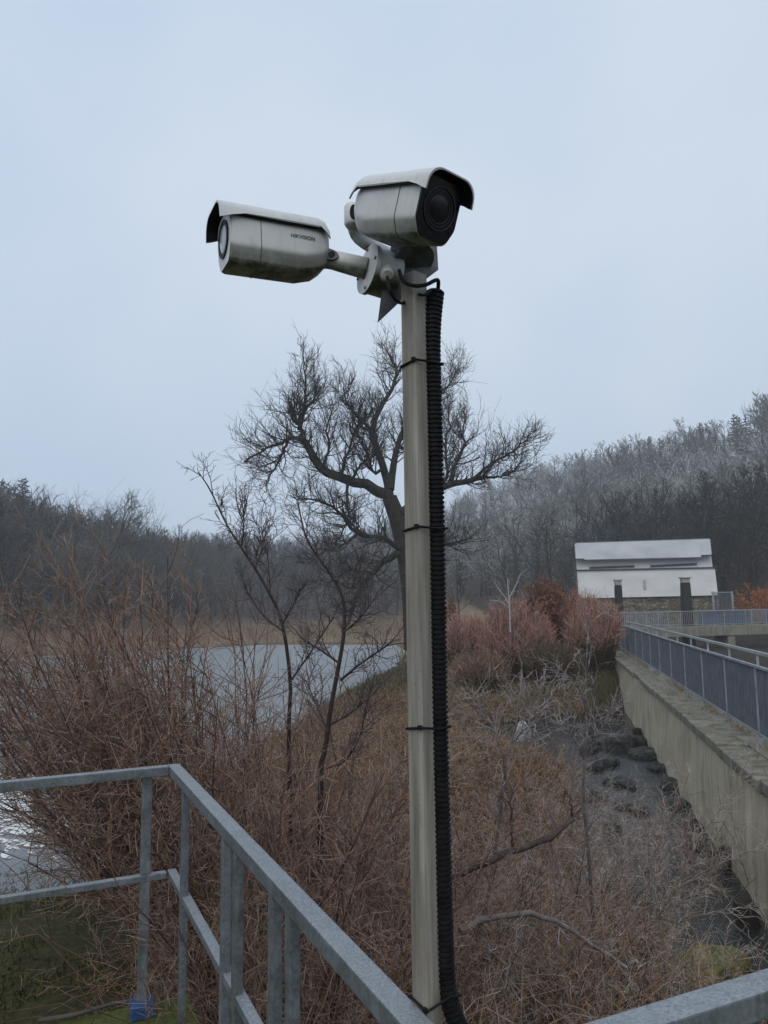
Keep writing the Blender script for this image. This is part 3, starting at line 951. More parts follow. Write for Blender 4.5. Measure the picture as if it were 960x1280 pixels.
def arm_tube(root, pts, rads, name='arm', mat=None, seg=18):
    return add(name, tube_path_mesh(name, pts, rads, seg), mat or M['camera'], root, local=False)
def arm1():
    y1 = (b1 - f1).normalized()
    a = b1 - y1 * 0.004
    hub = P(459, 336, 1.60)
    d = (hub - a).normalized()
    arm = arm_tube(cam1, [a, a + d * 0.010, a + d * 0.030, a + d * 0.045, a + d * 0.05, hub], [0.030, 0.028, 0.022, 0.021, 0.0215, 0.024])
    # hinge slot with its dark screw, on the near side of the arm
    n = Vector((0, -1, 0)); n = (n - d * n.dot(d)).normalized()
    c = a + d * 0.036 + n * 0.0200
    u = d.cross(n)
    slot = [c + d * (0.024 * math.cos(t)) + u * (0.0125 * math.sin(t)) for t in np.linspace(0, 2 * math.pi, 20, endpoint=False)]
    h = add('hinge_slot', prism_mesh('hinge_slot', slot, n, 0.012), M['dark_bracket'], cam1, local=False)
    s2 = [c + d * 0.008 + n * 0.004 + d * (0.0075 * math.cos(t)) + u * (0.0085 * math.sin(t)) for t in np.linspace(0, 2 * math.pi, 18, endpoint=False)]
    add('hinge_screw', prism_mesh('hinge_screw', s2, n, 0.006), M['black_plastic'], h, local=False)
    # round junction box, its flange facing along the arm
    ax = Vector((0.89, 0.42, -0.12)).normalized()
    cc = hub
    rad = [0.026, 0.050, 0.0555, 0.0555, 0.052, 0.052, 0.047]
    off = [-0.003, -0.001, 0.000, 0.0095, 0.0105, 0.064, 0.069]
    me = tube_path_mesh('junction_box', [cc + ax * o_ for o_ in off], rad, 44); sharp_by_angle(me, 35)
    jb = add('junction_box', me, M['camera'], cam1, local=False)
    uu = ax.orthogonal().normalized(); vv_ = ax.cross(uu)
    for i in range(4):
        ang = math.radians(40 + 90 * i)
        q = cc + (uu * math.cos(ang) + vv_ * math.sin(ang)) * 0.047 - ax * 0.001
        add('screw', tube_path_mesh('screw', [q - ax * 0.003, q + ax * 0.002], 0.0036, 10), M['bolt'], jb, local=False)
    # cable gland
    g0 = P(486, 342, 1.565); g1 = P(484.5, 344, 1.515)
    gd = (g1 - g0).normalized()
    gl = add('cable_gland', tube_path_mesh('cable_gland', [g0, g0 + gd * 0.026, g0 + gd * 0.027, g1, g1 + gd * 0.001], [0.0185, 0.0185, 0.0135, 0.0135, 0.010], 20, True, False), M['camera'], jb, local=False)
arm1()
def arm2():
    y2 = (b2 - f2).normalized()
    a = b2 - y2 * 0.006
    k = P(440, 270, 1.605)
    # knuckle: short upright rounded block behind the body
    add('knuckle', tube_path_mesh('knuckle', [k + Vector((0, 0, 0.030)), k + Vector((0, 0, 0.027)), k + Vector((0, 0, 0.020)), k + Vector((0, 0, -0.020)), k + Vector((0, 0, -0.027)), k + Vector((0, 0, -0.030))], [0.006, 0.013, 0.0175, 0.0175, 0.013, 0.006], 22), M['camera'], cam2, local=False)
    n = Vector((0.25, -1, 0)).normalized()
    c = k + n * 0.0150
    slot = [c + Vector((1, 0.25, 0)).normalized() * (0.0085 * math.cos(t)) + Vector((0, 0, 1)) * (0.018 * math.sin(t)) for t in np.linspace(0, 2 * math.pi, 20, endpoint=False)]
    add('hinge_slot', prism_mesh('hinge_slot', slot, n, 0.006), M['black_plastic'], cam2, local=False)
    arm_tube(cam2, [k + Vector((0.02, 0.0, 0.0)), a + y2 * -0.01], [0.015, 0.019])
    hub = P(508, 318, 1.625)
    pth = smooth_path([k + Vector((0.002, 0.012, -0.01)), k + Vector((0.02, 0.03, -0.04)), hub + Vector((-0.02, 0.02, 0.0)), hub], 14)
    arm_tube(cam2, [Vector(p) for p in pth], [0.0165] * 14)
    ax = Vector((0.25, -0.42, -0.86)).normalized()
    off = [-0.040, -0.038, 0.0, 0.004, 0.005, 0.012]
    rad = [0.036, 0.041, 0.041, 0.041, 0.046, 0.046]
    me = tube_path_mesh('junction_box', [P(516, 322, 1.60) + ax * o_ for o_ in off], rad, 40); sharp_by_angle(me, 35)
    add('junction_box', me, M['dark_bracket'], cam2, local=False)
arm2()

# ------------------------------------------------------------------ concrete wall, walkway and its railings
ZD = -0.25
def side_dir():
    d = Vector((0.218, 1, 0)).normalized()
    return d, Vector((d.y, -d.x, 0))
WD, WN = side_dir()                            # along the wall, towards the walkway
def wpt(y, off=0.0, z=0.0):
    return Vector((wall_x(y), y, 0)) + WN * off + Vector((0, 0, z))

def concrete_wall():
    root = tag(empty('retaining_wall', wpt(5, 0, WL)), 'long stained concrete retaining wall dropping to the stream below the walkway', 'wall')
    rng = np.random.default_rng(4)
    Y0, Y1 = 4.5, 47.0
    ny, nz = 150, 12
    V, F = [], []
    for i in range(ny):
        y = Y0 + (Y1 - Y0) * i / (ny - 1)
        for j in range(nz):
            t = j / (nz - 1)
            off = -0.02 * (1 - t) - 0.10 * (1 - t) ** 2 + 0.014 * math.sin(y * 1.7 + j) + rng.normal(0, 0.004)
            V.append(wpt(y, off, WL - 0.6 + (ZD - 0.14 - WL + 0.6) * t))
    for i in range(ny - 1):
        for j in range(nz - 1):
            a = i * nz + j
            F.append((a, a + 1, a + nz + 1, a + nz))
    # back and top and end so that it has a body
    b0 = len(V)
    for i in (0, ny - 1):
        y = Y0 + (Y1 - Y0) * i / (ny - 1)
        V.append(wpt(y, 0.45, WL - 0.6)); V.append(wpt(y, 0.45, ZD - 0.14))
    e = (ny - 1) * nz
    F += [(b0, b0 + 1, b0 + 3, b0 + 2), tuple([b0, b0 + 1] + list(range(nz - 1, -1, -1))), tuple([b0 + 3, b0 + 2] + list(range(e, e + nz)))]
    add('wall_face', pydata('wall_face', V, F, True), M['wall'], root, local=False)
    # coping stones, slightly uneven
    y = Y0
    while y < Y1 - 0.5:
        L = 2.4
        dz, do = rng.normal(0, 0.012), rng.normal(0, 0.012)
        p0, p1 = wpt(y + 0.008, 0.18 + do, ZD - 0.07 + dz), wpt(min(y + L, Y1) - 0.008, 0.18 + do + rng.normal(0, .006), ZD - 0.07 + dz + rng.normal(0, .008))
        add('coping_slab', bar_mesh('coping_slab', p0, p1, 0.46, 0.14, (0, 0, 1), 0.02), M['coping'], root, local=False)
        y += L
    return root
concrete_wall()
# the walkway floor behind the coping
poly = [wpt(4.5, 0.416), wpt(47, 0.416), wpt(47, 1.95), wpt(4.5, 1.95)]
tag(add('walkway', prism_mesh('walkway', [p + Vector((0, 0, ZD - 0.12)) for p in poly], (0, 0, 1), 0.2), M['deck']), kind='structure')

def long_fence(name, label, off, y0, y1, rail_m, infill_m, height_, step=2.1, bar=0.07, rail_w=0.045):
    root = tag(empty(name, wpt(y0, off, ZD)), label, 'fence')
    zt = ZD + height_
    n = int((y1 - y0) / step)
    for i in range(n + 1):
        y = y0 + i * step
        add('post', bar_mesh('post', wpt(y, off, ZD - 0.15), wpt(y, off, zt - 0.03), 0.032, 0.05, WN, 0), M['fence_rail'] if infill_m else M['pale_rail'], root, local=False)
    for i in range(n):
        ya, yb = y0 + i * step, y0 + (i + 1) * step
        add('top_rail', bar_mesh('top_rail', wpt(ya + 0.003, off, zt), wpt(yb - 0.003, off, zt), rail_w, rail_w, (0, 0, 1), 0.008), rail_m, root, local=False)
        if infill_m is None:
            add('middle_rail', bar_mesh('middle_rail', wpt(ya + .03, off, ZD + height_ * 0.5), wpt(yb - .03, off, ZD + height_ * 0.5), 0.035, 0.035, (0, 0, 1), 0), rail_m, root, local=False)
            continue
        add('bottom_rail', bar_mesh('bottom_rail', wpt(ya + .03, off, ZD + 0.12), wpt(yb - .03, off, ZD + 0.12), 0.04, 0.03, (0, 0, 1), 0), rail_m, root, local=False)
        V, F = [], []
        m = int(step / bar) - 1
        for q in range(1, m + 1):
            c = wpt(ya + q * step / (m + 1), off, 0)
            k = len(V)
            for z in (ZD + 0.135, zt - 0.024):
                for sx, sy in ((-1, -1), (1, -1), (1, 1), (-1, 1)):
                    V.append(c + WD * (0.006 * sx) + WN * (0.0125 * sy) + Vector((0, 0, z)))
            F += [(k, k + 1, k + 5, k + 4), (k + 1, k + 2, k + 6, k + 5), (k + 2, k + 3, k + 7, k + 6), (k + 3, k, k + 4, k + 7)]
        tag(add('bar_infill', pydata('bar_infill', V, F), infill_m, root, local=False), kind='stuff')
    return root
long_fence('walkway_fence', 'slate blue barred fence standing on the mossy top of the concrete wall', 0.62, 5.6, 46.0, M['fence_rail'], M['fence_blue'], 1.12)
long_fence('walkway_handrail', 'open pale handrail on the far edge of the concrete walkway', 1.85, 9.0, 46.0, M['pale_rail'], None, 1.02, 2.6, rail_w=0.07)

# ------------------------------------------------------------------ footbridge, sluice posts and building
def footbridge():
    y = 55.0
    a, b = P(768, 785, y), P(985, 776, y + 3.0)
    zb = 0.02
    a.z = zb; b.z = zb + 0.1
    root = tag(empty('footbridge', a), 'concrete footbridge with railings crossing the mill race before the white building', 'footbridge')
    d = (b - a).normalized()
    nrm = Vector((-d.y, d.x, 0))
    L = (b - a).length
    def at(s, o_=0.0, z=0.0): return a + d * s + nrm * o_ + Vector((0, 0, z))
    add('deck', bar_mesh('deck', at(-1.0, 0.9, -0.35), at(L + 2, 0.9, -0.35), 1.8, 0.7, (0, 0, 1), 0.03), M['deck'], root, local=False)
    for s in (4.0, 9.5):
        add('pier', bar_mesh('pier', at(s, 0.9, -0.7), at(s, 0.9, -3.2), 0.6, 1.6, nrm, 0.02), M['deck'], root, local=False)
    for o_, nm in ((0.08, 'front'), (1.72, 'rear')):
        n = 8
        st = L / n
        for i in range(n + 1):
            add('post', bar_mesh('post', at(i * st, o_), at(i * st, o_, 1.12), 0.06, 0.06, nrm, 0), M['fence_rail'], root, local=False)
        for i in range(n):
            add('top_rail', bar_mesh('top_rail', at(i * st + .03, o_, 1.13), at((i + 1) * st - .03, o_, 1.13), 0.05, 0.05, (0, 0, 1), 0), M['fence_rail'], root, local=False)
            add('bottom_rail', bar_mesh('bottom_rail', at(i * st + .03, o_, 0.14), at((i + 1) * st - .03, o_, 0.14), 0.04, 0.04, (0, 0, 1), 0), M['fence_rail'], root, local=False)
            V, F = [], []
            for q in range(1, 12):
                c = at(i * st + q * st / 12, o_)
                k = len(V)
                for z in (0.16, 1.11):
                    for sx, sy in ((-1, -1), (1, -1), (1, 1), (-1, 1)): V.append(c + d * (0.011 * sx) + nrm * (0.011 * sy) + Vector((0, 0, z)))
                F += [(k, k + 1, k + 5, k + 4), (k + 1, k + 2, k + 6, k + 5), (k + 2, k + 3, k + 7, k + 6), (k + 3, k, k + 4, k + 7)]
            tag(add('bar_infill', pydata('bar_infill', V, F), M['fence_rail'], root, local=False), kind='stuff')
    # blue sheets fixed behind the bars
    for s0, s1 in ((6.9, 8.9), (9.2, 11.2)):
        add('blue_sheet', bar_mesh('blue_sheet', at(s0, 0.16, 0.62), at(s1, 0.16, 0.62), 0.02, 0.9, (0, 0, 1), 0), M['blue_panel'], root, local=False)
    return root
footbridge()

def sluice_post(label, px, py0, py1, y, w):
    base, top_ = P(px, py1, y), P(px - 1.5, py0, y)
    root = tag(empty('sluice_post', base), label, 'sluice post', 'dark timber posts with pale caps before the white building')
    bm = bmesh.new()
    h = top_.z - base.z - 0.45
    r0 = [bm.verts.new((sx * w * 0.62, sy * w * 0.62, -2.0)) for sx, sy in ((-1, -1), (1, -1), (1, 1), (-1, 1))]
    r1 = [bm.verts.new((sx * w * 0.46, sy * w * 0.46, h)) for sx, sy in ((-1, -1), (1, -1), (1, 1), (-1, 1))]
    bm.faces.new(r0[::-1]); bm.faces.new(r1)
    for i in range(4): bm.faces.new((r0[i], r0[(i + 1) % 4], r1[(i + 1) % 4], r1[i]))
    bmesh.ops.bevel(bm, geom=list(bm.edges), offset=0.04, segments=2, affect='EDGES')
    add('shaft', bm_mesh(bm, 'shaft'), M['tar_wood'], root)
    add('cap_block', box_mesh('cap_block', (0, 0, h + 0.17), (w * 0.9, w * 0.9, 0.33), 0.03), M['pale_cap'], root)
    add('cap_plate', box_mesh('cap_plate', (0, 0, h + 0.385), (w * 1.2, w * 1.2, 0.09), 0.02), M['pale_cap'], root)
    return root
sluice_post('slim tarred sluice post with pale cap beside the pink willow bush', 774.5, 724, 772, 58, 0.50)
sluice_post('thicker tarred sluice post with pale cap near the blue sheets', 859.5, 721, 780, 58, 0.64)

def station():
    Y = 69.0
    e = Vector((1, -0.028, 0)).normalized()          # along the front
    n = Vector((e.y, -e.x, 0))                       # towards the viewer
    def S(px, py, back=0.0):
        return P(px, py, Y - (px - 808) / 950 * Y * 0.028 + back)
    root = tag(empty('station_building', S(808, 775)), 'white sheet-clad building on a rubble stone base with pale grey stepped roof', 'building')
    def slab(name, quad, thick, m, par=root, bev=0.0):
        q = [Vector(p) for p in quad]
        nn = (q[1] - q[0]).cross(q[2] - q[0])
        return add(name, prism_mesh(name, q, nn, thick, bev), m, par, local=False)
    def solid(name, front, depth, m, par=root):
        """front quad extruded straight back"""
        q = [Vector(p) for p in front]
        bk = [p + Vector((0.30 * depth, depth, 0)) for p in q]
        V = q + bk
        F = [(0, 1, 2, 3), (7, 6, 5, 4), (0, 4, 5, 1), (1, 5, 6, 2), (2, 6, 7, 3), (3, 7, 4, 0)]
        bm = bmesh.new(); v = [bm.verts.new(p) for p in V]
        for f in F: bm.faces.new([v[i] for i in f])
        bmesh.ops.recalc_face_normals(bm, faces=bm.faces)
        return add(name, bm_mesh(bm, name), m, par, local=False)
    base = solid('stone_base', [S(722, 800), S(902, 800), S(898, 742), S(723, 746)], 9, M['rubble'])
    solid('lower_cladding', [S(723.5, 748, -0.25), S(897.5, 744, -0.25), S(893.5, 709.5, 0.25), S(721, 713, 0.25)], 8.5, M['white_sheet'])
    slab('drip_edge', [S(720, 713.4, 0.18), S(894.5, 709.8, 0.18), S(894.5, 708.6, 0.18), S(720, 712.2, 0.18)], 0.2, M['dark_trim'])
    solid('clerestory', [S(721, 714, 0.9), S(891, 710, 0.9), S(889, 694, 0.9), S(720, 697, 0.9)], 6.8, M['white_sheet'])
    for x0, x1, ya, yb in ((737, 793, 711.2, 709.2), (813, 871, 709.2, 706.4)):
        w = slab('window', [S(x0, ya, 0.83), S(x1, yb, 0.83), S(x1, yb - 2.2, 0.83), S(x0, ya - 2.2, 0.83)], 0.08, M['slit'])
        slab('window_frame', [S(x0, ya - 2.35, 0.80), S(x1, yb - 2.35, 0.80), S(x1, yb - 2.75, 0.80), S(x0, ya - 2.75, 0.80)], 0.1, M['dark_trim'], w)
    rf = slab('roof', [S(730.5, 700.3, 0.3), S(876.5, 697, 0.3), S(887, 673.6, 3.2), S(719, 679, 3.2)], 0.14, M['roof_sheet'])
    slab('roof_wing', [S(719.8, 699, 0.34), S(730.2, 698.9, 0.34), S(729.6, 679, 3.3), S(718.2, 679.3, 3.3)], 0.14, M['roof_sheet'], rf)
    slab('roof_wing', [S(876.8, 694.3, 0.34), S(889.5, 694, 0.34), S(887.4, 673.6, 3.3), S(877.4, 673.9, 3.3)], 0.14, M['roof_sheet'], rf)
    slab('wing_edge', [S(719.6, 699.8, 0.26), S(730.4, 699.7, 0.26), S(730.4, 698.5, 0.26), S(719.6, 698.6, 0.26)], 0.08, M['dark_trim'], rf)
    slab('wing_edge', [S(876.6, 695.2, 0.26), S(889.6, 694.9, 0.26), S(889.6, 693.7, 0.26), S(876.6, 694, 0.26)], 0.08, M['dark_trim'], rf)
    slab('eaves_edge', [S(730.5, 701.2, 0.27), S(876.5, 697.9, 0.27), S(876.5, 697.2, 0.27), S(730.5, 700.5, 0.27)], 0.08, M['dark_trim'], rf)
    slab('ridge_edge', [S(718, 679.3, 3.15), S(887.6, 673.8, 3.15), S(887.6, 673.0, 3.15), S(718, 678.5, 3.15)], 0.2, M['dark_trim'], rf)
    for x in (803,):
        slab('roof_joint', [S(x, 699, 0.22), S(x + 0.7, 699, 0.22), S(x + 0.9, 676.6, 3.1), S(x + 0.2, 676.6, 3.1)], 0.03, M['pale_cap'], rf)
    slab('vent', [S(804.6, 736, -0.2), S(807.2, 736, -0.2), S(807.2, 724.5, -0.05), S(804.6, 724.5, -0.05)], 0.06, M['roof_sheet'])
    # side strips of dark trim
    slab('corner_trim', [S(720.6, 745, -0.24), S(723.2, 745, -0.24), S(720.6, 713.5, 0.2), S(718.8, 713.5, 0.2)], 0.1, M['dark_trim'])
    return root
station()

def side_gate():
    root = tag(empty('fence_panel', P(905, 772, 62)), 'short slate blue fence panel at the corner of the stone base', 'fence')
    a, b = P(893, 775, 61), P(917, 774, 61)
    h = P(905, 739, 61).z
    for p in (a, b):
        add('post', bar_mesh('post', Vector((p.x, p.y, -0.6)), Vector((p.x, p.y, h)), 0.12, 0.12, (0, 1, 0), 0), M['fence_rail'], root, local=False)
    for z in (h - 0.08, h - 1.9):
        add('rail', bar_mesh('rail', Vector((a.x, a.y, z)), Vector((b.x, b.y, z)), 0.06, 0.07, (0, 0, 1), 0), M['fence_rail'], root, local=False)
    for i in range(1, 12):
        p = a.lerp(b, i / 12)
        add('bar', bar_mesh('bar', Vector((p.x, p.y, h - 1.86)), Vector((p.x, p.y, h - 0.12)), 0.05, 0.04, (0, 1, 0), 0), M['fence_blue'], root, local=False)
side_gate()

# ------------------------------------------------------------------ vegetation
def bare_tree_lines(rng, H, spread=0.45, k=(12, 4, 3), r0=0.17, fat=1.0, frost=0.5, lean=0.05, n_tr=5, clear=0.28, far=False):
    """a bare deciduous tree standing at the origin: (trunk Lines, crown Lines)"""
    tr, cr = Lines(), Lines()
    d = np.array([[rng.normal(0, lean), rng.normal(0, lean), 1.0]])
    trunk = shoots(rng, np.zeros((1, 3)) - [[0, 0, 0.3]], d, H * 0.92, n_tr, 0.06, 0.03)
    tr.add(trunk, taper([r0], [r0 * 0.16], n_tr), [rng.random()], 0.0, 5)
    p, dd, pi, t = spawn(rng, trunk, k[0], clear, 1.0, 0.5, 1.15)
    L1 = H * (0.42 * (1.12 - t)) * rng.uniform(0.75, 1.2, len(t)) * (spread / 0.45) + 0.3
    b1_ = shoots(rng, p, dd, L1, 4, 0.16, 0.16)
    tr.add(b1_, taper(r0 * 0.42 * (1.15 - t), np.full(len(t), 0.02 * fat), 4), rng.random(len(t)), 0.15 * frost, 3)
    p, dd, pi, t = spawn(rng, b1_, k[1], 0.25, 1.0, 0.4, 1.0)
    L2 = L1[pi] * rng.uniform(0.35, 0.62, len(t))
    b2_ = shoots(rng, p, dd, L2, 2 if far else 3, 0.2, 0.14)
    cr.add(b2_, taper(np.full(len(t), 0.030 * fat), np.full(len(t), 0.014 * fat), 2 if far else 3), rng.random(len(t)), 0.5 * frost, 3)
    p, dd, pi, t = spawn(rng, b2_, k[2], 0.2, 1.0, 0.35, 0.95)
    L3 = L2[pi] * rng.uniform(0.45, 0.85, len(t))
    b3_ = shoots(rng, p, dd, L3, 2, 0.2, 0.1)
    w3 = 1.45 if far else 1.0
    cr.add(b3_, taper(np.full(len(t), 0.016 * fat * w3), np.full(len(t), 0.007 * fat * w3), 2), rng.random(len(t)), frost, 2 if far else 3)
    if len(k) > 3:
        p, dd, pi, t = spawn(rng, b3_, k[3], 0.2, 1.0, 0.3, 0.9)
        L4 = L3[pi] * rng.uniform(0.4, 0.8, len(t))
        b4_ = shoots(rng, p, dd, L4, 2, 0.2, 0.08)
        cr.add(b4_, taper(np.full(len(t), 0.010 * fat), np.full(len(t), 0.005 * fat), 2), rng.random(len(t)), frost, 3)
    return tr, cr

def conifer_lines(rng, H, k=70, sub=5, fat=1.0, frost=0.3):
    tr, cr = Lines(), Lines()
    trunk = shoots(rng, np.zeros((1, 3)) - [[0, 0, 0.3]], np.array([[0, 0, 1.0]]), H, 4, 0.01)
    tr.add(trunk, taper([H * 0.012], [0.02], 4), [rng.random()], 0.0, 5)
    t = np.linspace(0.18, 0.985, k); az = np.arange(k) * 2.399 + rng.normal(0, 0.3, k)
    p = np.stack([np.zeros(k), np.zeros(k), t * H], -1)
    L = H * 0.21 * (1.04 - t) ** 0.85 * rng.uniform(0.75, 1.15, k) + 0.25
    d = np.stack([np.cos(az), np.sin(az), np.full(k, 0.12) - 0.5 * (1 - t)], -1)
    b = shoots(rng, p, d, L, 3, 0.08, 0.1)
    cr.add(b, taper(0.10 * fat * np.ones(k), 0.05 * fat * np.ones(k), 3), rng.random(k), 0.3 * frost, 3)
    p, dd, pi, tt = spawn(rng, b, sub, 0.15, 1.0, 0.4, 1.0)
    b2_ = shoots(rng, p, dd, L[pi] * 0.42 * rng.uniform(0.6, 1.2, len(pi)), 2, 0.15, -0.1)
    cr.add(b2_, taper(0.10 * fat * np.ones(len(pi)), 0.02 * fat * np.ones(len(pi)), 2), rng.random(len(pi)), frost, 3)
    return tr, cr

def forest():
    """the wooded slopes behind: one mass"""
    rng = np.random.default_rng(11)
    protos = []
    for s in range(7):
        tr, cr = bare_tree_lines(np.random.default_rng(100 + s), 1.0 * 14, 0.5, (13, 4, 4), 0.16, 2.3, 1.0, 0.05, 4, 0.10, True)
        V1, F1, A1 = tr.arrays(); V2, F2, A2 = cr.arrays()
        protos.append((np.concatenate([V1, V2]), np.concatenate([F1, F2 + len(V1)]), np.concatenate([A1, A2])))
    conifers = []
    for s in range(3):
        tr, cr = conifer_lines(np.random.default_rng(200 + s), 15, 46, 4, 2.4, 1.0)
        V1, F1, A1 = tr.arrays(); V2, F2, A2 = cr.arrays()
        conifers.append((np.concatenate([V1, V2]), np.concatenate([F1, F2 + len(V1)]), np.concatenate([A1, A2])))
    def build(name, label, choose, cat):
        Vs, Fs, As, off = [], [], [], 0
        for x, y, z, which, sc, rz, rv, fr in choose:
            V, F, A = which
            c, s = math.cos(rz), math.sin(rz)
            W = np.empty_like(V)
            wx = 1.0 + 0.3 * (rv - 0.5)
            W[:, 0] = (V[:, 0] * c - V[:, 1] * s) * sc * wx + x
            W[:, 1] = (V[:, 0] * s + V[:, 1] * c) * sc * wx + y
            W[:, 2] = V[:, 2] * sc + z - 0.1
            B = A.copy(); B[:, 0] = 0.35 * A[:, 0] + 0.65 * rv; B[:, 1] = A[:, 1] * fr
            Vs.append(W); Fs.append(F + off); As.append(B); off += len(V)
        me = quad_mesh(name, np.concatenate(Vs), np.concatenate(Fs), np.concatenate(As))
        tag(add(name, me, M['forest'] if 'conifer' not in name else M['conifer']), label, cat, kind='stuff')
    dec, con = [], []
    tries = 0
    a_lo, a_hi = -0.82, 0.98
    pts = []
    while len(pts) < 1560 and tries < 60000:
        tries += 1
        a = rng.uniform(a_lo, a_hi)
        base, ridge, top_ = [float(v) for v in hill_profile(np.array(a))]
        u = rng.random() ** 0.95
        r = base + 2 + (ridge + 26 - base) * u
        th = math.atan(a)
        x, y = r * math.sin(th), r * math.cos(th)
        if a > 0.2 and y < 82: continue
        cell = 3.2 + r * 0.007
        pts.append((a, r, x, y, (r - base) / (ridge - base)))
    X = np.array([p[2] for p in pts]); Yy = np.array([p[3] for p in pts])
    Z = height(X, Yy)
    for (a, r, x, y, t), z in zip(pts, Z):
        lo_t = 0.0 + 0.17 * float(sstep(0.22, 0.36, np.array(a)))
        frost_mist_zone = float(np.clip(0.04 + 1.25 * sstep(-0.12, 0.12, np.array(a)) * sstep(lo_t - 0.06, lo_t + 0.22, np.array(t)) + 0.25 * sstep(0.4, 1, np.array(t)), 0, 1))  # rime on the slope, strengthened to paint in denser mist higher up
        patch = float(vnoise(x, y, 24, 21))
        fr = frost_mist_zone * (0.15 + 1.3 * patch) * rng.uniform(0.4, 1.3)
        p_con = 0.04 + (0.55 * sstep(0.6, 0.95, np.array(t)) * sstep(0.1, 0.3, np.array(a)))
        if rng.random() < p_con:
            con.append((x, y, z, conifers[rng.integers(3)], rng.uniform(0.45, 0.85), rng.uniform(0, 6.28), rng.random(), fr * 0.9))
        else:
            dec.append((x, y, z, protos[rng.integers(7)], rng.uniform(0.75, 1.15), rng.uniform(0, 6.28), rng.random(), fr))
    build('hillside_wood', 'misty bare deciduous wood covering the valley slopes', dec, 'wood')
    build('conifer_stand', 'dark conifers scattered through the misty frosted slope', con, 'conifers')
forest()

def tree_thing(name, label, tr, cr, loc, rz, sc, group, crown_m, bark_m=None, cat='tree'):
    root = tag(empty(name, loc), label, cat, group)
    root.rotation_euler = (0, 0, rz); root.scale = (sc, sc, sc)
    add('trunk', tr, bark_m, root); add('crown', cr, crown_m, root)
    return root

def hill_trees():
    """the nearer trees at the foot of the left slope, each one a tree"""
    meshes = []
    for s in range(4):
        tr, cr = bare_tree_lines(np.random.default_rng(300 + s), 15, 0.55, (20, 5, 4, 3), 0.19, 1.15, 0.35, 0.05, 7, 0.06)
        meshes.append((tr.mesh('trunk'), cr.mesh('crown')))
    spots = [(-6, 92, 1.15), (14, 88, 0.95), (34, 96, 1.1), (58, 90, 1.0), (84, 94, 1.08), (112, 88, 1.12), (140, 92, 1.15), (163, 100, 1.05), (188, 104, 0.95), (212, 110, 0.98), (238, 116, 0.95), (264, 124, 0.9), (292, 132, 0.9), (322, 142, 0.9), (44, 84, 0.7), (100, 85, 0.72), (155, 92, 0.7), (75, 83, 0.75)]
    for i, (px, y, sc) in enumerate(spots):
        p = P(px, 780, y)
        z = float(height(np.array(p.x), np.array(p.y)))
        tr, cr = meshes[i % 4]
        tree_thing('bare_tree', 'dark bare deciduous tree at the foot of the slope beyond the lake', tr, cr, (p.x, p.y, z), i * 1.7, sc, 'bare trees at the foot of the lakeside slope', M['forest'], M['forest'])
    tr, cr = conifer_lines(np.random.default_rng(401), 13, 110, 7, 0.85, 0.15)
    mt, mc = tr.mesh('trunk'), cr.mesh('crown')
    for px, py, y, sc, lb in ((29, 598, 128, 1.25, 'tall spruce rising highest above the bare lakeside wood'), (2, 600, 124, 1.15, 'broader spruce at the edge of the bare lakeside wood')):
        p = P(px, py, y)
        z = float(height(np.array(p.x), np.array(p.y)))
        s = (p.z - z) / 13
        tree_thing('spruce_tree', lb, mt, mc, (p.x, p.y, z), px, s, 'spruces above the lakeside wood', M['conifer'], M['forest'])
    # two slim bare trees in front of the frosted slope
    for px, py0, y, sd, lb in ((682, 640, 62, 501, 'slim upright bare tree rising behind the withered brown beech bush'), (640, 655, 70, 502, 'slender bare tree with frosted twigs behind the pink willow bushes'), (574, 690, 60, 503, 'small bare tree close behind the corrugated conduit')):
        p = P(px, py0, y)
        z = float(height(np.array(p.x), np.array(p.y)))
        tr, cr = bare_tree_lines(np.random.default_rng(sd), p.z - z, 0.28, (16, 4, 3, 2), 0.09, 0.7, 0.35, 0.02, 6, 0.25)
        tree_thing('slim_tree', lb, tr.mesh('trunk'), cr.mesh('crown'), (p.x, p.y, z), sd, 1.0, 'slim bare trees before the frosted slope', M['willow_twig'], M['willow_twig'])
hill_trees()

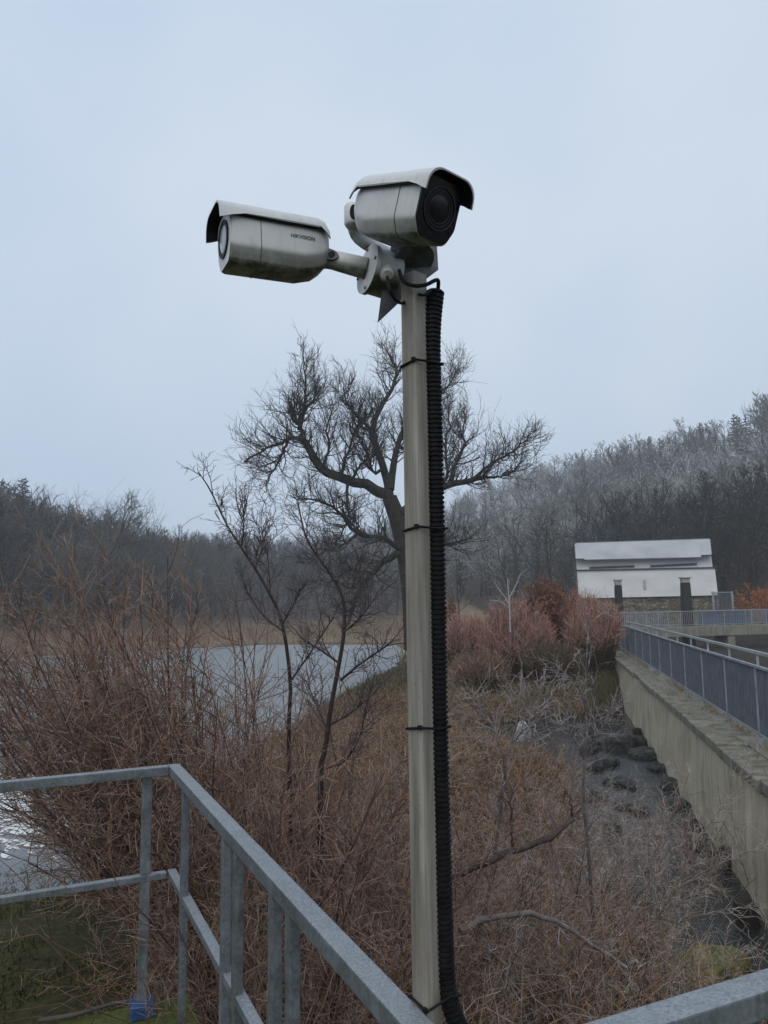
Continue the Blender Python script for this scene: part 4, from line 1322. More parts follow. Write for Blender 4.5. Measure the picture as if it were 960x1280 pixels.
# ---- the big old willow behind the post
def old_willow():
    Y = 40.0
    rng = np.random.default_rng(77)
    def T(pts, dy0=0.0, dy1=0.0):
        n = len(pts)
        return [P(px, py, Y + dy0 + (dy1 - dy0) * i / (n - 1)) for i, (px, py) in enumerate(pts)]
    base = P(521, 800, Y)
    gz = float(height(np.array(base.x), np.array(base.y)))
    root = tag(empty('old_willow', (base.x, base.y, gz)), 'large old bare willow with crooked dark limbs behind the camera post', 'tree')
    limbs = [  # pixels, start radius, end radius (m), depth drift
        (T([(520, 812), (517, 760), (512, 715), (502, 665), (494, 640), (487, 622)]), 0.62, 0.40),
        (T([(489, 628), (478, 616), (463, 608), (434, 598), (405, 586), (390, 566), (377, 548)], 0, -2.5), 0.33, 0.17),
        (T([(377, 548), (366, 548), (355, 552), (330, 562), (305, 577)], -2.5, -4.5), 0.13, 0.03),
        (T([(379, 550), (374, 537), (380, 516), (382, 482), (380, 446)], -2.5, -2.0), 0.15, 0.02),
        (T([(376, 536), (370, 525), (364, 514)], -2.5, -3.0), 0.15, 0.09),
        (T([(380, 516), (388, 505), (395, 497), (402, 484)], -2.4, -1.5), 0.08, 0.02),
        (T([(359, 553), (352, 568), (345, 586), (331, 608)], -3.2, -4.2), 0.08, 0.03),
        (T([(488, 624), (481, 590), (470, 557), (467, 528), (482, 499), (496, 470), (494, 455), (483, 436)], 0, 2.0), 0.24, 0.03),
        (T([(470, 560), (462, 536), (446, 520), (432, 500), (430, 478)], 0.5, -1.0), 0.12, 0.02),
        (T([(488, 612), (493, 580), (500, 548), (516, 515), (524, 470), (530, 440)], 0, 2.5), 0.22, 0.03),
        (T([(508, 530), (530, 505), (551, 491), (566, 474), (571, 462)], 1.5, 3.0), 0.12, 0.02),
        (T([(495, 645), (520, 628), (547, 613), (563, 605), (588, 601), (606, 597)], 0, -2.0), 0.26, 0.11),
        (T([(564, 605), (570, 582), (580, 557), (578, 540), (586, 518)], -1, 0.5), 0.12, 0.02),
        (T([(588, 601), (613, 581), (638, 567), (663, 541)], -1.7, -3), 0.10, 0.02),
        (T([(606, 597), (625, 596), (640, 590), (655, 575)], -2, -3), 0.07, 0.02),
        (T([(548, 612), (560, 590), (556, 560), (562, 530), (560, 505)], -.6, 2), 0.10, 0.02),
        (T([(505, 690), (490, 680), (476, 672), (447, 666), (426, 642), (397, 625), (372, 624)], 0, -4), 0.17, 0.03),
        (T([(505, 690), (484, 697), (467, 716), (452, 733), (443, 755), (436, 780)], 0, -3), 0.20, 0.07),
        (T([(447, 667), (430, 680), (405, 690), (385, 705)], -2, -4), 0.08, 0.02),
        (T([(434, 598), (434, 625), (434, 648), (425, 672)], -1.3, -2), 0.09, 0.03),
        (T([(425, 594), (435, 565), (447, 532), (462, 520)], -1.2, -0.5), 0.10, 0.03),
        (T([(440, 600), (452, 580), (466, 570)], -1.2, 0), 0.09, 0.03),
        (T([(405, 586), (412, 560), (408, 535), (418, 505)], -1.9, -2.5), 0.09, 0.02),
        (T([(480, 588), (466, 590), (455, 560), (448, 540), (440, 505)], 0, -1.5), 0.10, 0.02),
        (T([(501, 560), (512, 560), (528, 545), (540, 530)], .5, -1), 0.10, 0.03),
        (T([(467, 718), (450, 712), (428, 716), (405, 735)], -1.5, -3.5), 0.08, 0.02),
        (T([(512, 715), (540, 690), (560, 680), (590, 672)], 0, -2.5), 0.12, 0.03),
    ]
    tl = Lines()
    parts = []
    for i, (pts, r0, r1) in enumerate(limbs):
        q = smooth_path(pts, 12)
        if i > 0:
            q[1:-1] += rng.normal(0, 0.045, (10, 3))
        parts.append((q, r0, r1))
        me = Lines(); me.add(q[None], taper([r0], [r1], 12), [0.3], 0.0, 9)
        o_ = add('trunk' if i == 0 else 'limb', me.mesh('limb'), M['bark'], root, local=False)
    cr = Lines()
    allq = np.stack([p[0] for p in parts[1:]])
    rs = np.array([[p[1], p[2]] for p in parts[1:]])
    Ls = np.linalg.norm(np.diff(allq, axis=1), axis=2).sum(1)
    upv = 0.20
    for rep in range(1):
        ps, ds, pis, ts = [], [], [], []
        for i in range(len(allq)):
            k = int(Ls[i] * 6.0) + 8
            p, d, pi, t = spawn(rng, allq[i:i + 1], k, 0.18 if i else 0.35, 1.0, 0.4, 1.2)
            ps.append(p); ds.append(d); ts.append(t); pis.append(np.full(len(p), i))
        p, d, t, pi = np.concatenate(ps), np.concatenate(ds), np.concatenate(ts), np.concatenate(pis)
        L1 = rng.uniform(0.7, 2.1, len(p)) * (1.15 - 0.45 * t)
        s1 = shoots(rng, p, d, L1, 5, 0.22, 0.22)
        rr = np.minimum(0.042, (rs[pi, 0] * (1 - t) + rs[pi, 1] * t) * 0.5)
        cr.add(s1, taper(rr, np.full(len(p), 0.009), 5), rng.random(len(p)) * 0.5, 0.1, 4)
        p, d, pi, t = spawn(rng, s1, 6, 0.15, 1.0, 0.35, 1.0)
        L2 = L1[pi] * rng.uniform(0.3, 0.75, len(p))
        s2 = shoots(rng, p, d, L2, 4, 0.2, 0.16)
        cr.add(s2, taper(np.full(len(p), 0.013), np.full(len(p), 0.006), 4), rng.random(len(p)) * 0.7, 0.2, 3)
        p, d, pi, t = spawn(rng, s2, 3, 0.15, 1.0, 0.3, 0.9)
        L3 = L2[pi] * rng.uniform(0.3, 0.7, len(p))
        s3 = shoots(rng, p, d, L3, 2, 0.18, 0.1)
        cr.add(s3, taper(np.full(len(p), 0.008), np.full(len(p), 0.0045), 2), rng.random(len(p)), 0.35, 3)
    tag(add('twigs', cr.mesh('twigs'), M['willow_twig'], root, local=False), kind='stuff')
old_willow()

# ---- two saplings close behind the railing
def sapling(label, pix, y0, y1, r0, r1, side, seed, twig=1.0):
    rng = np.random.default_rng(seed)
    pts = [P(px, py, y0 + (y1 - y0) * i / (len(pix) - 1)) for i, (px, py) in enumerate(pix)]
    foot = pts[0].copy(); foot.z = float(height(np.array(foot.x), np.array(foot.y))) - 0.1
    foot.x += 0.02
    q = smooth_path([foot] + pts, 26)
    root = tag(empty('sapling', foot), label, 'sapling')
    st = Lines(); st.add(q[None], taper([r0], [r1], 26), [0.2], np.linspace(0, 0.3, 26)[None], 8)
    add('stem', st.mesh('stem'), M['sapling'], root, local=False)
    br = Lines()
    lim = []
    for sp, ra, rb in side:
        pp = smooth_path([P(px, py, y) for px, py, y in sp], 12)
        br1 = Lines(); br1.add(pp[None], taper([ra], [rb], 12), [0.25], 0.15, 6)
        add('branch', br1.mesh('branch'), M['sapling'], root, local=False)
        lim.append(pp)
    lim2 = [q[10:22], q[14:26]] + lim
    A_ = np.stack(lim2)
    p, d, pi, t = spawn(rng, A_, 10, 0.05, 1.0, 0.35, 0.9)
    d[:, 2] += 0.25
    L1 = rng.uniform(0.06, 0.30, len(p)) * twig
    s1 = shoots(rng, p, d, L1, 5, 0.16, 0.10)
    br.add(s1, taper(np.full(len(p), 0.0033), np.full(len(p), 0.0015), 5), rng.random(len(p)), 0.3, 4)
    p, d, pi, t = spawn(rng, s1, 6, 0.1, 1.0, 0.5, 1.1)
    L2 = rng.uniform(0.04, 0.14, len(p)) * twig
    s2 = shoots(rng, p, d, L2, 3, 0.2, 0.05)
    br.add(s2, taper(np.full(len(p), 0.0019), np.full(len(p), 0.0011), 3), rng.random(len(p)), 0.5, 3)
    p, d, pi, t = spawn(rng, s2, 2, 0.2, 1.0, 0.4, 1.0)
    s3 = shoots(rng, p, d, rng.uniform(0.02, 0.06, len(p)) * twig, 2, 0.2, 0.0)
    br.add(s3, taper(np.full(len(p), 0.0016), np.full(len(p), 0.0011), 2), rng.random(len(p)), 0.6, 3)
    tag(add('twigs', br.mesh('twigs'), M['sapling'], root, local=False), kind='stuff')
sapling('tall leaning bare sapling with thorny spurs, its tip against the misty sky', [(362, 1000), (361, 905), (363, 852), (353, 780), (338, 744), (319, 711), (302, 685), (283, 655), (263, 613), (248, 590)], 5.2, 4.9, 0.016, 0.0035,
        [([(363, 852, 5.1), (385, 820, 5.0), (405, 790, 4.9), (418, 770, 4.8)], 0.007, 0.003), ([(355, 790, 5.1), (330, 770, 5.1), (312, 745, 5.2), (300, 715, 5.2)], 0.007, 0.0025),
         ([(353, 780, 5.0), (368, 755, 4.9), (375, 735, 4.8)], 0.006, 0.0025), ([(319, 711, 5.0), (328, 680, 5.0), (326, 650, 5.0)], 0.005, 0.002), ([(302, 685, 4.9), (305, 655, 4.9), (303, 635, 4.9)], 0.005, 0.002), ([(338, 744, 4.9), (335, 700, 4.9), (330, 672, 4.9)], 0.005, 0.002)], 21)
sapling('forked dark bare sapling crossing before the lake, left of the post', [(400, 1000), (407, 935), (414, 882), (424, 829), (430, 790), (430, 751), (417, 724), (404, 705), (384, 675), (376, 646), (372, 625)], 4.6, 4.4, 0.017, 0.0035,
        [([(424, 829, 4.5), (400, 812, 4.5), (380, 800, 4.6), (367, 785, 4.7)], 0.008, 0.003), ([(426, 850, 4.5), (450, 830, 4.4), (472, 815, 4.3), (492, 800, 4.2)], 0.008, 0.003),
         ([(410, 915, 4.55), (395, 880, 4.6), (382, 850, 4.7)], 0.007, 0.003), ([(407, 960, 4.55), (430, 952, 4.5), (450, 920, 4.4), (458, 880, 4.3), (470, 840, 4.3)], 0.007, 0.0025), ([(414, 905, 4.5), (440, 890, 4.4), (470, 865, 4.3)], 0.007, 0.003),
         ([(430, 790, 4.5), (452, 770, 4.4), (470, 745, 4.4)], 0.006, 0.0025), ([(417, 724, 4.4), (440, 735, 4.3), (455, 715, 4.3)], 0.005, 0.002)], 22)

# ---- many-stemmed shrubs of the thicket
def shrub_meshes(seed, H, n_stem, spread, fine=1.0, frost=0.35, arch=0.0, k=(6, 4), rbase=0.009, base_r=0.16, low=0.25):
    rng = np.random.default_rng(seed)
    az = rng.uniform(0, 2 * math.pi, n_stem); tilt = np.abs(rng.normal(0, spread, n_stem))
    d = np.stack([np.cos(az) * np.sin(tilt), np.sin(az) * np.sin(tilt), np.cos(tilt)], -1)
    p0 = np.stack([np.cos(az), np.sin(az), np.zeros(n_stem)], -1) * (rng.random(n_stem) * base_r)[:, None] - [[0, 0, 0.15]]
    L = H * rng.uniform(0.6, 1.08, n_stem)
    st, tw = Lines(), Lines()
    s = shoots(rng, p0, d, L, 9, 0.085, 0.02, droop=-arch if arch else None)
    st.add(s, taper(rbase * rng.uniform(0.6, 1.25, n_stem), np.full(n_stem, 0.0022), 9), rng.random(n_stem) ** 1.6, np.linspace(0, 0.5 * frost, 9)[None], 4)
    p, d, pi, t = spawn(rng, s, k[0], low, 1.0, 0.45, 1.05)
    L1 = L[pi] * rng.uniform(0.08, 0.28, len(p)) * (1.25 - 0.6 * t)
    s1 = shoots(rng, p, d, L1, 5, 0.11, 0.05, droop=-arch * 0.8 if arch else None)
    st.add(s1, taper(np.full(len(p), 0.0038), np.full(len(p), 0.0016), 5), rng.random(len(p)), 0.5 * frost, 3)
    p, d, pi, t = spawn(rng, s1, k[1], 0.1, 1.0, 0.4, 1.1)
    L2 = L1[pi] * rng.uniform(0.15, 0.5, len(p)) * fine
    s2 = shoots(rng, p, d, L2, 3, 0.2, 0.02, droop=-arch if arch else None)
    tw.add(s2, taper(np.full(len(p), 0.0021), np.full(len(p), 0.0012), 3), rng.random(len(p)), frost, 3)
    return st.mesh('stems'), tw.mesh('twigs')

def place_shrub(label, group, meshes, x, y, rz, sc, mats, tilt=(0, 0), name='bare_shrub', dz=0.0):
    z = float(height(np.array(x), np.array(y))) + dz
    root = tag(empty(name, (x, y, z)), label, 'shrub', group)
    root.rotation_euler = (tilt[0], tilt[1], rz); root.scale = (sc, sc, sc)
    add('stems', meshes[0], mats[0], root); tag(add('twigs', meshes[1], mats[1], root), kind='stuff')
    return root

def thicket():
    rng = np.random.default_rng(31)
    ms = [shrub_meshes(600 + i, 2.75, 19, 0.36, 1.1, 0.7, 0.0, (13, 6), 0.0125) for i in range(5)]
    tight = [shrub_meshes(650 + i, 2.75, 15, 0.15, 1.1, 0.7, 0.0, (12, 6), 0.0125, 0.16, 0.46) for i in range(4)]
    i = 0
    spots = []
    for px, y, sc, lean_ in ((300, 5.8, 1.05, -.25), (246, 6.0, 1.05, -.22), (352, 4.9, 0.75, .06), (300, 6.4, 0.92, 0), (335, 5.2, 0.82, 0), (370, 6.2, 0.78, 0), (400, 4.7, 0.7, 0), (440, 5.6, 0.68, 0), (475, 4.9, 0.62, 0),
                      (250, 7.0, 1.25, -.48), (232, 8.6, 1.2, -.40), (262, 7.8, 1.0, -.2), (256, 6.4, 1.28, -.5), (246, 9.2, 1.3, -.5), (252, 10.5, 1.25, -.45), (190, 10.6, 1.2, -.45), (214, 9.8, 1.2, -.4), (262, 6.9, 1.3, -.36), (258, 7.6, 1.35, -.56), (310, 8.4, 0.85, 0), (256, 5.6, 1.15, -.25), (252, 6.1, 1.2, -.38), (350, 4.2, 0.7, 0), (430, 4.1, 0.6, 0), (318, 4.5, 0.8, 0), (345, 4.1, 0.75, .05),
                      (322, 5.0, 1.0, -.06), (500, 4.2, 0.5, 0), (385, 3.5, 0.55, 0), (365, 3.5, 0.5, .1), (470, 3.4, 0.5, 0), (330, 5.4, 1.0, -.12), (272, 5.6, 1.1, -.3), (250, 8.0, 1.1, -.5)):
        spots.append(((px - 480) / 950 * y, y, sc, lean_))
    for x, y, sc, lean_ in spots:
        # keep the roots off the platform slab
        v = Vector((x, y, 0)) - Vector((K1.x, K1.y, 0))
        if v.dot(nA) < 0.2 and v.dot(dA) > -0.2:
            continue
        root = place_shrub('bare red-brown shrub with many thin stems in the thicket behind the railing', 'shrubs of the thicket behind the railing', (tight[i % 4] if lean_ < -0.15 else ms[i % 5]), x, y, rng.uniform(0, 6.28), sc, (M['shrub'], M['shrub_tip']))
        # turn about its own axis, then lean
        root.matrix_basis = Matrix.Translation(root.location) @ Matrix.Rotation(lean_ + rng.normal(0, 0.06), 4, 'Y') @ Matrix.Rotation(rng.normal(0, 0.06), 4, 'X') @ Matrix.Rotation(rng.uniform(0, 6.28), 4, 'Z') @ Matrix.Scale(sc, 4)
        i += 1
thicket()

def right_brambles():
    rng = np.random.default_rng(41)
    ms = [shrub_meshes(700 + i, 1.9, 18 + i, 0.62, 1.3, 0.35 + 0.16 * i, 0.20, (8, 6), 0.008, 0.25) for i in range(5)]
    i = 0
    for px, y, sc in ((600, 5.0, 0.75), (660, 5.6, 0.8), (720, 6.4, 0.72), (770, 7.4, 0.72), (620, 7.0, 0.8), (690, 8.0, 0.75), (580, 9.0, 0.8), (650, 10.0, 0.8), (590, 12.5, 0.6), (690, 12.0, 0.6), (640, 4.2, 0.62), (700, 4.6, 0.6), (760, 5.4, 0.6), (800, 6.6, 0.62),
                      (560, 14.5, 0.55), (640, 16.0, 0.5), (700, 17.5, 0.5), (715, 15.0, 0.5), (560, 5.8, 0.72), (520, 7.6, 0.8), (470, 9.0, 0.8), (420, 10.5, 0.8), (500, 12.5, 0.85), (700, 20.0, 0.5), (560, 19.0, 0.5), (925, 10.3, 0.7), (800, 10.6, 0.7), (760, 10.5, 0.7), (880, 11.2, 0.7), (820, 11.6, 0.7), (730, 8.6, 0.75), (790, 9.4, 0.7), (700, 13.0, 0.6), (660, 13.0, 0.6), (720, 10.2, 0.7), (765, 9.8, 0.85), (735, 11.2, 0.8), (800, 11.0, 0.85), (840, 11.8, 0.8), (780, 12.6, 0.75), (700, 9.0, 0.85), (850, 10.4, 0.8), (750, 13.5, 0.6), (690, 11.0, 0.8)):
        x = (px - 480) / 950 * y
        place_shrub('low arching frosted bramble with fine tangled twigs near the stream', 'frosted brambles between the post and the stream', ms[i % 5 if px < 690 else 3 + i % 2], x, y, rng.uniform(0, 6.28), sc, (M['shrub_grey'], M['shrub_grey']), (rng.normal(0, 0.08), rng.normal(0, 0.08)), 'bramble_shrub')
        i += 1
right_brambles()
def dark_canes():
    rng = np.random.default_rng(43)
    ms = [shrub_meshes(740 + i, 1.9, 6, 0.6, 1.3, 0.55, 0.10, (11, 6), 0.011, 0.15) for i in range(4)]
    i = 0
    for px, y, sc in ((585, 4.4, 0.75), (640, 4.9, 0.7), (700, 5.3, 0.7), (610, 6.2, 0.8), (670, 6.8, 0.8), (735, 7.4, 0.75), (570, 8.0, 0.8), (640, 8.8, 0.75), (760, 8.6, 0.75), (540, 5.2, 0.75), (455, 6.5, 0.8), (420, 8.0, 0.8), (600, 10.5, 0.7), (500, 9.5, 0.8), (380, 7.2, 0.85), (680, 10.6, 0.7)):
        x = (px - 480) / 950 * y
        place_shrub('sparse dark red bramble with thick canes standing among paler brambles', 'dark red brambles right of the thicket', ms[i % 4], x, y, rng.uniform(0, 6.28), sc, (M['dark_cane'], M['shrub_grey']), (rng.normal(0, 0.1), rng.normal(0, 0.1)), 'bramble_shrub')
        i += 1
M['dark_cane'] = m_twig('dark_red_cane', (0.022, 0.010, 0.008), (0.085, 0.036, 0.026), (0.5, 0.45, 0.45), 0.7)
dark_canes()

def traced_stem(name, label, stems, seed, mat, n_tw=16, tl=0.3, frost=0.8, spread=(0.5, 1.2), cat='shrub', up=0.02):
    """a few stems traced in space with frosty twigs"""
    rng = np.random.default_rng(seed)
    qs = []
    root = None
    for pix, ra, rb in stems:
        pts = [P(px, py, y) for px, py, y in pix]
        q = smooth_path(pts, 16)
        q[1:] += rng.normal(0, 0.006, (15, 3))
        if root is None:
            root = tag(empty(name, pts[0]), label, cat)
        l = Lines(); l.add(q[None], taper([ra], [rb], 16), [rng.random() * 0.4], np.linspace(0.1, 0.6 * frost, 16)[None], 7)
        add('stem', l.mesh('stem'), mat, root, local=False)
        qs.append(q)
    A_ = np.stack(qs)
    br = Lines()
    p, d, pi, t = spawn(rng, A_, n_tw, 0.15, 1.0, *spread)
    L1 = rng.uniform(0.3, 1.2, len(p)) * tl
    s1 = shoots(rng, p, d, L1, 6, 0.18, up)
    br.add(s1, taper(np.full(len(p), 0.0036), np.full(len(p), 0.0016), 6), rng.random(len(p)), 0.7 * frost, 4)
    p, d, pi, t = spawn(rng, s1, 5, 0.1, 1.0, 0.4, 1.1)
    s2 = shoots(rng, p, d, L1[pi] * rng.uniform(0.2, 0.6, len(p)), 4, 0.22, 0.0)
    br.add(s2, taper(np.full(len(p), 0.0022), np.full(len(p), 0.0013), 4), rng.random(len(p)), frost, 3)
    tag(add('twigs', br.mesh('twigs'), mat, root, local=False), kind='stuff')
traced_stem('bare_sapling', 'frosted upright bramble stem before the pink willow bushes, just right of the post', [([(575, 1230, 5.6), (600, 1160, 5.7), (618, 1060, 5.8), (630, 985, 5.8), (640, 930, 5.9), (650, 870, 5.9), (652, 838, 6.0)], 0.017, 0.005), ([(632, 975, 5.8), (625, 930, 5.8), (605, 890, 5.9), (592, 868, 6.0)], 0.007, 0.003), ([(640, 930, 5.9), (660, 905, 5.9), (672, 880, 5.9)], 0.006, 0.003)], 61, M['dark_stem'], 22, 0.34)
traced_stem('bare_sapling', 'tall frosted bare stem in front of the far end of the concrete wall', [([(742, 1150, 6.6), (735, 1060, 6.7), (728, 980, 6.8), (734, 920, 6.9), (732, 860, 6.9), (734, 810, 7.0), (738, 775, 7.0)], 0.015, 0.004), ([(733, 880, 6.9), (716, 850, 6.9), (700, 835, 6.9)], 0.006, 0.003), ([(730, 940, 6.8), (756, 905, 6.8), (768, 892, 6.8)], 0.006, 0.003), ([(730, 950, 6.8), (712, 915, 6.8), (700, 905, 6.8)], 0.006, 0.003)], 62, M['dark_stem'], 22, 0.32)
traced_stem('fallen_branch', 'thick dark branch lying across the brambles right of the post', [([(556, 1105, 4.9), (590, 1085, 5.1), (640, 1065, 5.3), (690, 1045, 5.5), (716, 1024, 5.6)], 0.028, 0.016), ([(716, 1024, 5.6), (712, 1000, 5.6), (705, 975, 5.7)], 0.009, 0.004), ([(640, 1065, 5.3), (638, 1020, 5.4), (640, 980, 5.4)], 0.008, 0.004)], 63, M['dark_cane'], 10, 0.3, 0.5, cat='branch')
traced_stem('fallen_branch', 'pale peeled branch lying low in the brambles toward the wall', [([(575, 1165, 4.5), (610, 1148, 4.6), (662, 1142, 4.8), (710, 1160, 4.9), (750, 1190, 5.0), (783, 1210, 5.0)], 0.021, 0.011), ([(662, 1142, 4.8), (640, 1190, 4.6), (630, 1240, 4.5)], 0.008, 0.004)], 64, M['dead_wood'], 6, 0.2, 1.1, cat='branch')
traced_stem('bare_shrub', 'frosted bramble sprays reaching out of the stream bank across the wall face', [([(800, 1180, 7.2), (840, 1120, 7.4), (880, 1090, 7.5), (925, 1070, 7.6), (975, 1050, 7.7)], 0.010, 0.003), ([(840, 1120, 7.4), (868, 1060, 7.4), (900, 1010, 7.4), (930, 960, 7.4)], 0.008, 0.003), ([(800, 1180, 7.2), (860, 1150, 7.0), (920, 1135, 6.9), (980, 1130, 6.8)], 0.008, 0.003), ([(800, 1180, 7.2), (815, 1080, 7.3), (845, 1010, 7.4), (862, 965, 7.4)], 0.008, 0.003), ([(820, 1200, 6.8), (880, 1210, 6.6), (940, 1180, 6.5)], 0.006, 0.003)], 65, M['shrub_grey'], 20, 0.36)
traced_stem('bare_shrub', 'tilted bare stems leaning out low over the mossy apron at the lake', [([(240, 1060, 5.2), (190, 985, 5.4), (130, 945, 5.6), (60, 915, 5.8), (-20, 918, 6.0)], 0.012, 0.005), ([(190, 985, 5.4), (130, 970, 5.5), (80, 935, 5.6), (30, 890, 5.8)], 0.008, 0.003), ([(240, 1060, 5.2), (180, 1010, 5.3), (120, 960, 5.4), (70, 900, 5.5)], 0.009, 0.004)], 66, M['shrub'], 14, 0.26, 0.5, up=0.12)

# ---- dead stalks and grass, nobody could count
def scatter_land(rng, n, x0, x1, y0, y1, ok):
    x = rng.uniform(x0, x1, n * 3); y = y0 + (y1 - y0) * rng.random(n * 3) ** 1.35
    k = ok(x, y)
    x, y = x[k][:n], y[k][:n]
    return x, y, height(x, y)
def dead_mat():
    rng = np.random.default_rng(51)
    def ok(x, y):
        vx, vy = x - K1.x, y - K1.y
        on_a = (vx * nA.x + vy * nA.y < 0.22) & (vx * dA.x + vy * dA.y > -0.22)
        wx, wy = x - K2.x, y - K2.y
        on_c = wx * nA.x + wy * nA.y < 0.22
        moss_side = (x < -1.35 - 0.14 * (y - 4)) & (y < 10.5)
        in_view = np.abs(x / y) < 0.62
        return (poly_sd(x, y, STREAM) > -0.15) & (poly_sd(x, y, LAKE) > 0.05) & ~on_a & ~on_c & ~moss_side & (x < wall_x(y) - 0.25) & in_view
    L = Lines()
    # broken stalks lying at all angles
    x, y, z = scatter_land(rng, 14500, -5, 7, 1.9, 27, ok)
    n = len(x)
    lift = rng.random(n) ** 1.5 * (0.45 + 0.55 * vnoise(x, y, 1.2, 9)) * np.clip(1.25 - y / 20, 0.3, 1)
    az = rng.uniform(0, 6.28, n); el = rng.normal(0.25, 0.4, n)
    d = np.stack([np.cos(az) * np.cos(el), np.sin(az) * np.cos(el), np.sin(el)], -1)
    s = shoots(rng, np.stack([x, y, z + lift], -1), d, rng.uniform(0.25, 0.95, n), 4, 0.16, -0.05)
    sc = np.clip(y / 6, 0.9, 2.4)
    L.add(s, taper(0.0030 * sc * rng.uniform(0.6, 1.5, n), 0.0016 * sc, 4), rng.random(n) ** 2, rng.random(n) ** 3 * 0.9, 3)
    # upright arching stalks
    x, y, z = scatter_land(rng, 7500, -5, 7, 1.9, 27, ok)
    n = len(x)
    az = rng.uniform(0, 6.28, n); el = np.abs(rng.normal(1.2, 0.3, n))
    d = np.stack([np.cos(az) * np.cos(el), np.sin(az) * np.cos(el), np.sin(el)], -1)
    s = shoots(rng, np.stack([x, y, z - 0.05], -1), d, rng.uniform(0.5, 1.35, n) * np.clip(1.3 - y / 24, 0.35, 1), 5, 0.10, 0, droop=-0.36)
    sc = np.clip(y / 6, 0.9, 2.2)
    L.add(s, taper(0.0034 * sc * rng.uniform(0.6, 1.4, n), 0.0015 * sc, 5), rng.random(n), rng.random(n) ** 2 * 0.9, 3)
    # curly frosted ends
    x, y, z = scatter_land(rng, 7500, -4, 7, 2.5, 26, ok)
    n = len(x)
    az = rng.uniform(0, 6.28, n); el = rng.normal(0.8, 0.5, n)
    d = np.stack([np.cos(az) * np.cos(el), np.sin(az) * np.cos(el), np.sin(el)], -1)
    s = shoots(rng, np.stack([x, y, z + (0.25 + 0.6 * rng.random(n)) * np.clip(1.25 - y / 20, 0.3, 1)], -1), d, rng.uniform(0.15, 0.5, n), 5, 0.34, 0, droop=-0.4)
    sc = np.clip(y / 6, 0.9, 2.2)
    L.add(s, taper(0.0017 * sc, 0.0012 * sc, 5), rng.random(n), 0.4 + 0.6 * rng.random(n), 3)
    tag(add('dead_undergrowth', L.mesh('dead_undergrowth'), M['mat']), 'tangle of brown dead stalks covering the stream bank', 'undergrowth', kind='stuff')
    # pale dead grass
    G = Lines()
    def ok2(x, y):
        return ok(x, y) & (vnoise(x, y, 2.2, 14) > 0.42) & ~((x < 0.5) & (y > 22))
    x, y, z = scatter_land(rng, 9000, -4, 7, 6, 34, ok2)
    n = len(x)
    az = 2.2 + 2.5 * (vnoise(x, y, 1.4, 30) - 0.5) * 2 + rng.normal(0, 0.5, n); el = rng.normal(1.0, 0.25, n)
    d = np.stack([np.cos(az) * np.cos(el), np.sin(az) * np.cos(el), np.sin(el)], -1)
    s = shoots(rng, np.stack([x, y, z - 0.03], -1), d, rng.uniform(0.35, 0.9, n), 6, 0.06, 0, droop=-0.62)
    sc = np.clip(y / 9, 0.8, 2.5)
    G.add(s, taper(0.0042 * sc, 0.001 * sc, 6), rng.random(n), rng.random(n) * 0.5, 2)
    tag(add('dead_grass', G.mesh('dead_grass'), M['straw']), 'pale bent dead grass in tufts on the river bank', 'grass', kind='stuff')
    # reeds along the far shore
    R = Lines()
    def ok3(x, y):
        s = poly_sd(x, y, LAKE)
        b, _, _ = hill_profile(np.clip(x / y, -3, 3))
        return (s > 0.2) & (np.hypot(x, y) < b + 4) & (np.hypot(x, y) > 48) & (x < 10) & (x / y > -0.62)
    x, y, z = scatter_land(rng, 14000, -60, 10, 44, 150, ok3)
    n = len(x)
    az = rng.uniform(0, 6.28, n); el = rng.normal(1.35, 0.18, n)
    d = np.stack([np.cos(az) * np.cos(el), np.sin(az) * np.cos(el), np.sin(el)], -1)
    s = shoots(rng, np.stack([x, y, z - 0.05], -1), d, rng.uniform(0.5, 1.25, n), 3, 0.08, 0, droop=-0.2)
    R.add(s, taper(0.04 * np.ones(n), 0.012 * np.ones(n), 3), rng.random(n) * 0.8, rng.random(n) * 0.3, 2)
    tag(add('reed_bed', R.mesh('reed_bed'), M['straw']), 'straw brown reeds along the far lake shore', 'reeds', kind='stuff')
    # short moss and grass on the green banks
    Gm = Lines()
    def ok4(x, y):
        s = np.abs(poly_sd(x, y, LAKE))
        return (((s < 2.6) & (x > -4) & (y > 22)) | ((y > 25.5) & (x > 1) & (x < wall_x(y) - .3))) & (poly_sd(x, y, LAKE) > 0) & (poly_sd(x, y, STREAM) > 0)
    x, y, z = scatter_land(rng, 15000, -4, 12, 21, 42, ok4)
    n = len(x)
    az = rng.uniform(0, 6.28, n); el = rng.normal(1.1, 0.3, n)
    d = np.stack([np.cos(az) * np.cos(el), np.sin(az) * np.cos(el), np.sin(el)], -1)
    s = shoots(rng, np.stack([x, y, z - 0.03], -1), d, rng.uniform(0.12, 0.45, n), 3, 0.1, 0, droop=-0.4)
    Gm.add(s, taper(0.012 * np.ones(n), 0.004 * np.ones(n), 3), rng.random(n), rng.random(n) * 0.3, 2)
    M['green_blade'] = m_twig('green_blade', (0.035, 0.037, 0.013), (0.11, 0.10, 0.04), (0.4, 0.42, 0.38), 0.4)
    tag(add('bank_grass', Gm.mesh('bank_grass'), M['green_blade']), 'short dull green grass on the lake bank', 'grass', kind='stuff')
dead_mat()
